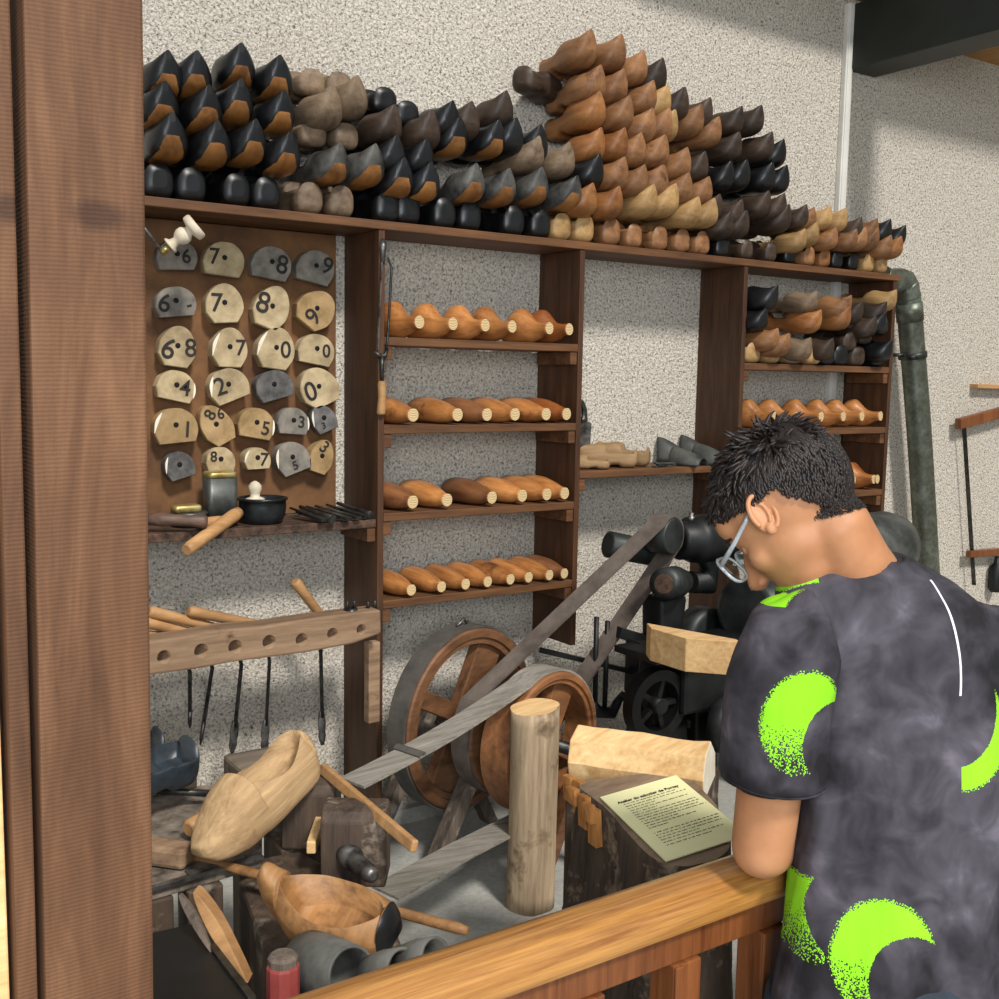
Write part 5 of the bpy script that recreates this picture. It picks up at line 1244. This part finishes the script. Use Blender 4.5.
def folds(o, amp=1.0):
    for q in o.data.vertices:
        p = q.co; d_ = mnoise.noise(V((p.x*13, p.y*13, p.z*6)))*.006 + mnoise.noise(V((p.x*30+p.z*12, p.y*30, p.z*10)))*.003; w_ = wpos(o)+p-N_; u_ = w_.dot(RGT); d_ += .0035*math.sin(u_*62+1.6*math.sin(w_.z*7))*min(1, max(0, (-w_.z-.06)/.15)); q.co = p + q.normal*d_*amp
sh_o = union('t_shirt', b, 'jersey', boy, .0065, 8); folds(sh_o)
for S_, E_, sh_ in ((LS, LE, -1), (RS, RE, 1)):
    a_ = (E_-S_); b = MB()
    pts = [S_ - RH*sh_*.045 + ZH*.016, S_ - RH*sh_*.012+ZH*.004, S_ + a_*.22 + RH*sh_*.002, S_ + a_*.45 + RH*sh_*.0, S_ + a_*.64 - RH*sh_*.004, S_ + a_*.645 - RH*sh_*.004]
    b.tube(pts, [.054, .063, .066, .067, .070, .068], 32)
    so_ = union('sleeve', b, 'jersey', boy, .006, 4); folds(so_, .7)
    h_c = S_ + a_*.622 - RH*sh_*.004; ad = a_.normalized(); u1 = ad.cross(RH).normalized(); u2 = ad.cross(u1).normalized()
    obj('sleeve_hem', MB().tube([h_c + (u1*math.cos(q)+u2*math.sin(q))*.0695 for q in [2*math.pi*k_/36 for k_ in range(37)]], [.0015]*37, 8), 'jersey', boy, base)
tube_c = [atD(853, 569, 1.43) + RH*(.064*math.cos(q)+.002) + FH*.056*math.sin(q) + ZH*.008*math.cos(q) for q in [2*math.pi*k/28 for k in range(29)]]
obj('collar', MB().tube([p + (V((0, 0, .004))) for p in tube_c], [.0058]*29, 10), 'jersey', boy, base)
# shorts, trainers
b = MB(); b.ball(HIP-ZH*.02, (.142, .112, .10), 24, 14, 0, Matrix((RH, FH, ZH)).transposed())
for h_, k_, a_ in legs: b.tube([h_, h_.lerp(k_, .5), h_.lerp(k_, .88)], [.095, .088, .080], 24)
union('shorts', b, 'shorts', boy, .008, 6)
for h_, k_, a_ in legs:
    f0 = V((a_.x, a_.y, 0)) - FH*.035; rr = []
    for s_, w_, hgt in ((0, .022, .05), (.02, .034, .075), (.06, .037, .080), (.11, .038, .065), (.16, .043, .045), (.20, .038, .036), (.225, .018, .026)):
        rr.append([f0 + FH*s_ + RH*w_*math.cos(q) + ZH*(.012 + (hgt if math.sin(q) > 0 else .0)*math.sin(q)) for q in [2*math.pi*k/20 for k in range(20)]])
    so = obj('trainer', MB().loft(rr), 'shoe', boy, None, 0, 1)
    obj('trainer_sole', MB().loft([[V((p.x, p.y, z)) for p in [f0+FH*(.112+.122*math.cos(q)) + RH*.044*math.sin(q) for q in [2*math.pi*k/24 for k in range(24)]]] for z in (.0005, .018)]), 'shoe_sole', so)
# hair ----------------------------------------------------------------------
rg = random.Random(11); b = MB()
crown = V((0, -.45, .9)).normalized()
def hair_at(d):
    l, f_, u_ = d
    if f_ > 0.25: lowest = .10 + .62*(f_-.25)
    elif f_ > -.15: lowest = .06 + .1*f_
    else: lowest = .06 - 2.3*(-.15-f_)
    return u_ - max(lowest, -.86)
def skull(d): return V((d.x*.0735, d.y*.0935-.004, d.z*.0815+.004))
cnt_ = 0
gold = math.pi*(3-5**.5); NT_ = 7000
for k in range(NT_):
    z_ = max(-1, min(1, 1-2*(k+.5)/NT_+rg.uniform(-.012, .012))); r_ = math.sqrt(1-z_*z_); d = V((r_*math.cos(gold*k+rg.uniform(-.06, .06)), r_*math.sin(gold*k), z_)).normalized(); m_ = hair_at(d)
    if m_ < 0: continue
    if abs(d.x) > .8 and d.z < .02 and -.25 < d.y < .12: continue
    p = skull(d); nrm = d
    away = d - crown; away = (away - nrm*away.dot(nrm)); away = away.normalized() if away.length > .05 else V((0, 1, 0))
    topness = max(0, min(1, (d.z-.05)/.55)); L = .0095 + .020*topness; L *= rg.uniform(.75, 1.25); 
    if d.y > .2: L *= .85
    if m_ < .15: L *= .7
    nz = V((mnoise.noise(d*5), mnoise.noise(d*5+V((9, 0, 0))), mnoise.noise(d*5+V((0, 9, 0)))))
    dir_ = (away*(1.0-.25*topness) + V((0, .55, 0))*topness + nrm*(.30+.38*topness) + nz*(.45+.6*topness) + V((rg.uniform(-.3, .3), rg.uniform(-.3, .3), rg.uniform(-.3, .3)))).normalized()
    curl = (nz*1.1 + away*.3 - nrm*.75)
    pts = [p-nrm*.003]; dd = dir_
    for j in range(4):
        pts.append(pts[-1]+dd*L/4); dd = (dd + curl*.28 + V((rg.uniform(-.12, .12), rg.uniform(-.12, .12), rg.uniform(-.12, .12)))).normalized()
        if skull(V((0, 0, 0))) is None: pass
    for j in range(1, 5):
        q = pts[j]; e_ = V((q.x/.0735, (q.y+.004)/.0935, (q.z-.004)/.0815))
        if e_.length < 1.03: pts[j] = skull(e_.normalized()*1.04)
    w_ = .0020+.0012*topness
    W3 = [hp(q.x, q.y, q.z) for q in pts]
    b.tube(W3, [w_*.9, w_, w_, w_*.75, w_*.2], 5)
# short hair running down onto the nape
for k in range(3600):
    ph, u_ = rg.uniform(-1.9, 1.9), rg.random()**.8
    if u_ > 1.0-.26*ph*ph: continue
    c_ = V((0, -.022, -.030-.052*u_)); r_ = .0455
    p = c_ + V((math.sin(ph)*r_, -math.cos(ph)*r_, 0)); nrm = V((math.sin(ph), -math.cos(ph), 0)); L = .010*(1-.65*u_)*rg.uniform(.7, 1.2)
    dd = (V((0, 0, -1))+nrm*.22+V((rg.uniform(-.3, .3), rg.uniform(-.2, .2), 0))).normalized(); pts = [p-nrm*.002, p+dd*L*.5, p+dd*L-nrm*.001]
    w_ = .0012*(1-.5*u_); b.tube([hp(*q) for q in pts], [w_, w_*.9, w_*.3], 4)
hb = MB(); hr = []
# close cap under the locks
vs = []; fs = []; idx = {}
nu, nv = 64, 40
for i in range(nv+1):
    th = math.pi*i/nv
    for j in range(nu):
        q = 2*math.pi*j/nu; d = V((math.sin(th)*math.cos(q), math.sin(th)*math.sin(q), math.cos(th))); e_ = skull(d*1.025); vs.append((d, hp(e_.x, e_.y, e_.z)))
for i in range(nv):
    for j in range(nu):
        k4 = (i*nu+j, i*nu+(j+1) % nu, (i+1)*nu+(j+1) % nu, (i+1)*nu+j)
        if all(hair_at(vs[k][0]) > .02 and not (abs(vs[k][0].x) > .8 and vs[k][0].z < .02 and -.25 < vs[k][0].y < .12) for k in k4): fs.append(k4)
hb.add([q for _, q in vs], fs, 0, True)
o_ = len(b.v); b.v += hb.v; b.f += [[i+o_ for i in f_] for f_ in hb.f]; b.m += hb.m; b.sm += hb.sm
obj('hair', b, 'hair', boy)
# glasses
gl = obj('glasses', MB().tube([hp(-.008, .106, -.016), hp(0, .110, -.013), hp(.008, .106, -.016)], [.0022]*3, 8), 'frame', boy)
for s_ in (-1, 1): obj('temple', MB().tube([hp(.0745*s_, .022, .004), hp(.0765*s_, .030, .0), hp(.076*s_, .06, -.008), hp(.070*s_, .096, -.014)], [.0022, .0026, .003, .0035], 8), 'frame', gl)
for s_ in (-1, 1):
    ctr = hp(.036*s_, .104, -.022); rim = [ctr + hL*.030*math.copysign(abs(math.cos(q))**.7, math.cos(q)) + hU*.020*math.copysign(abs(math.sin(q))**.7, math.sin(q)) - hF*abs(math.cos(q))*.003*(1 if math.cos(q)*s_ > 0 else 0) for q in [2*math.pi*k/28 for k in range(29)]]
    obj('rim', MB().tube(rim, [.0022]*29, 8), 'frame', gl)
    obj('lens', MB().loft([[p+hF*.0006 for p in rim[:-1]], [p-hF*.0006 for p in rim[:-1]]]), 'lens', gl)
# ================================================================= light
w = bpy.data.worlds.new('world'); SC.world = w; w.use_nodes = True
w.node_tree.nodes['Background'].inputs[0].default_value = (.90, .95, 1, 1); w.node_tree.nodes['Background'].inputs[1].default_value = .40
def area(name, loc, target, size, power, col):
    l = bpy.data.lights.new(name, 'AREA'); l.shape = 'RECTANGLE'; l.size, l.size_y = size; l.energy = power; l.color = col
    o = bpy.data.objects.new(name, l); COL.objects.link(o); o.location = loc
    o.rotation_euler = (V(target)-V(loc)).to_track_quat('-Z', 'Y').to_euler(); return o
def sun(name, az, el, strength, ang, col):
    l = bpy.data.lights.new(name, 'SUN'); l.energy = strength; l.angle = math.radians(ang); l.color = col
    o = bpy.data.objects.new(name, l); COL.objects.link(o); o.location = (0, -3, 4)
    a, e = math.radians(az), math.radians(el)
    src = V((math.sin(a)*math.cos(e), -math.cos(a)*math.cos(e), math.sin(e)))      # direction to the light
    o.rotation_euler = (-src).to_track_quat('-Z', 'Y').to_euler(); return o
sun('roof_light', -4, 47, 3.6, 9, (1, .96, .91))
area('left_fill_light', (-2.2, -4.5, 1.9), (.5, -.3, .9), (1.4, 1.6), 120, (.90, .95, 1))  # added cool fill, no actual doorway; brightens lower wall and shelf interiors
SC.view_settings.view_transform = 'Standard'; SC.view_settings.look = 'None'; SC.view_settings.gamma = 1.0; SC.view_settings.use_curve_mapping = False
SC.view_settings.exposure = 0.0
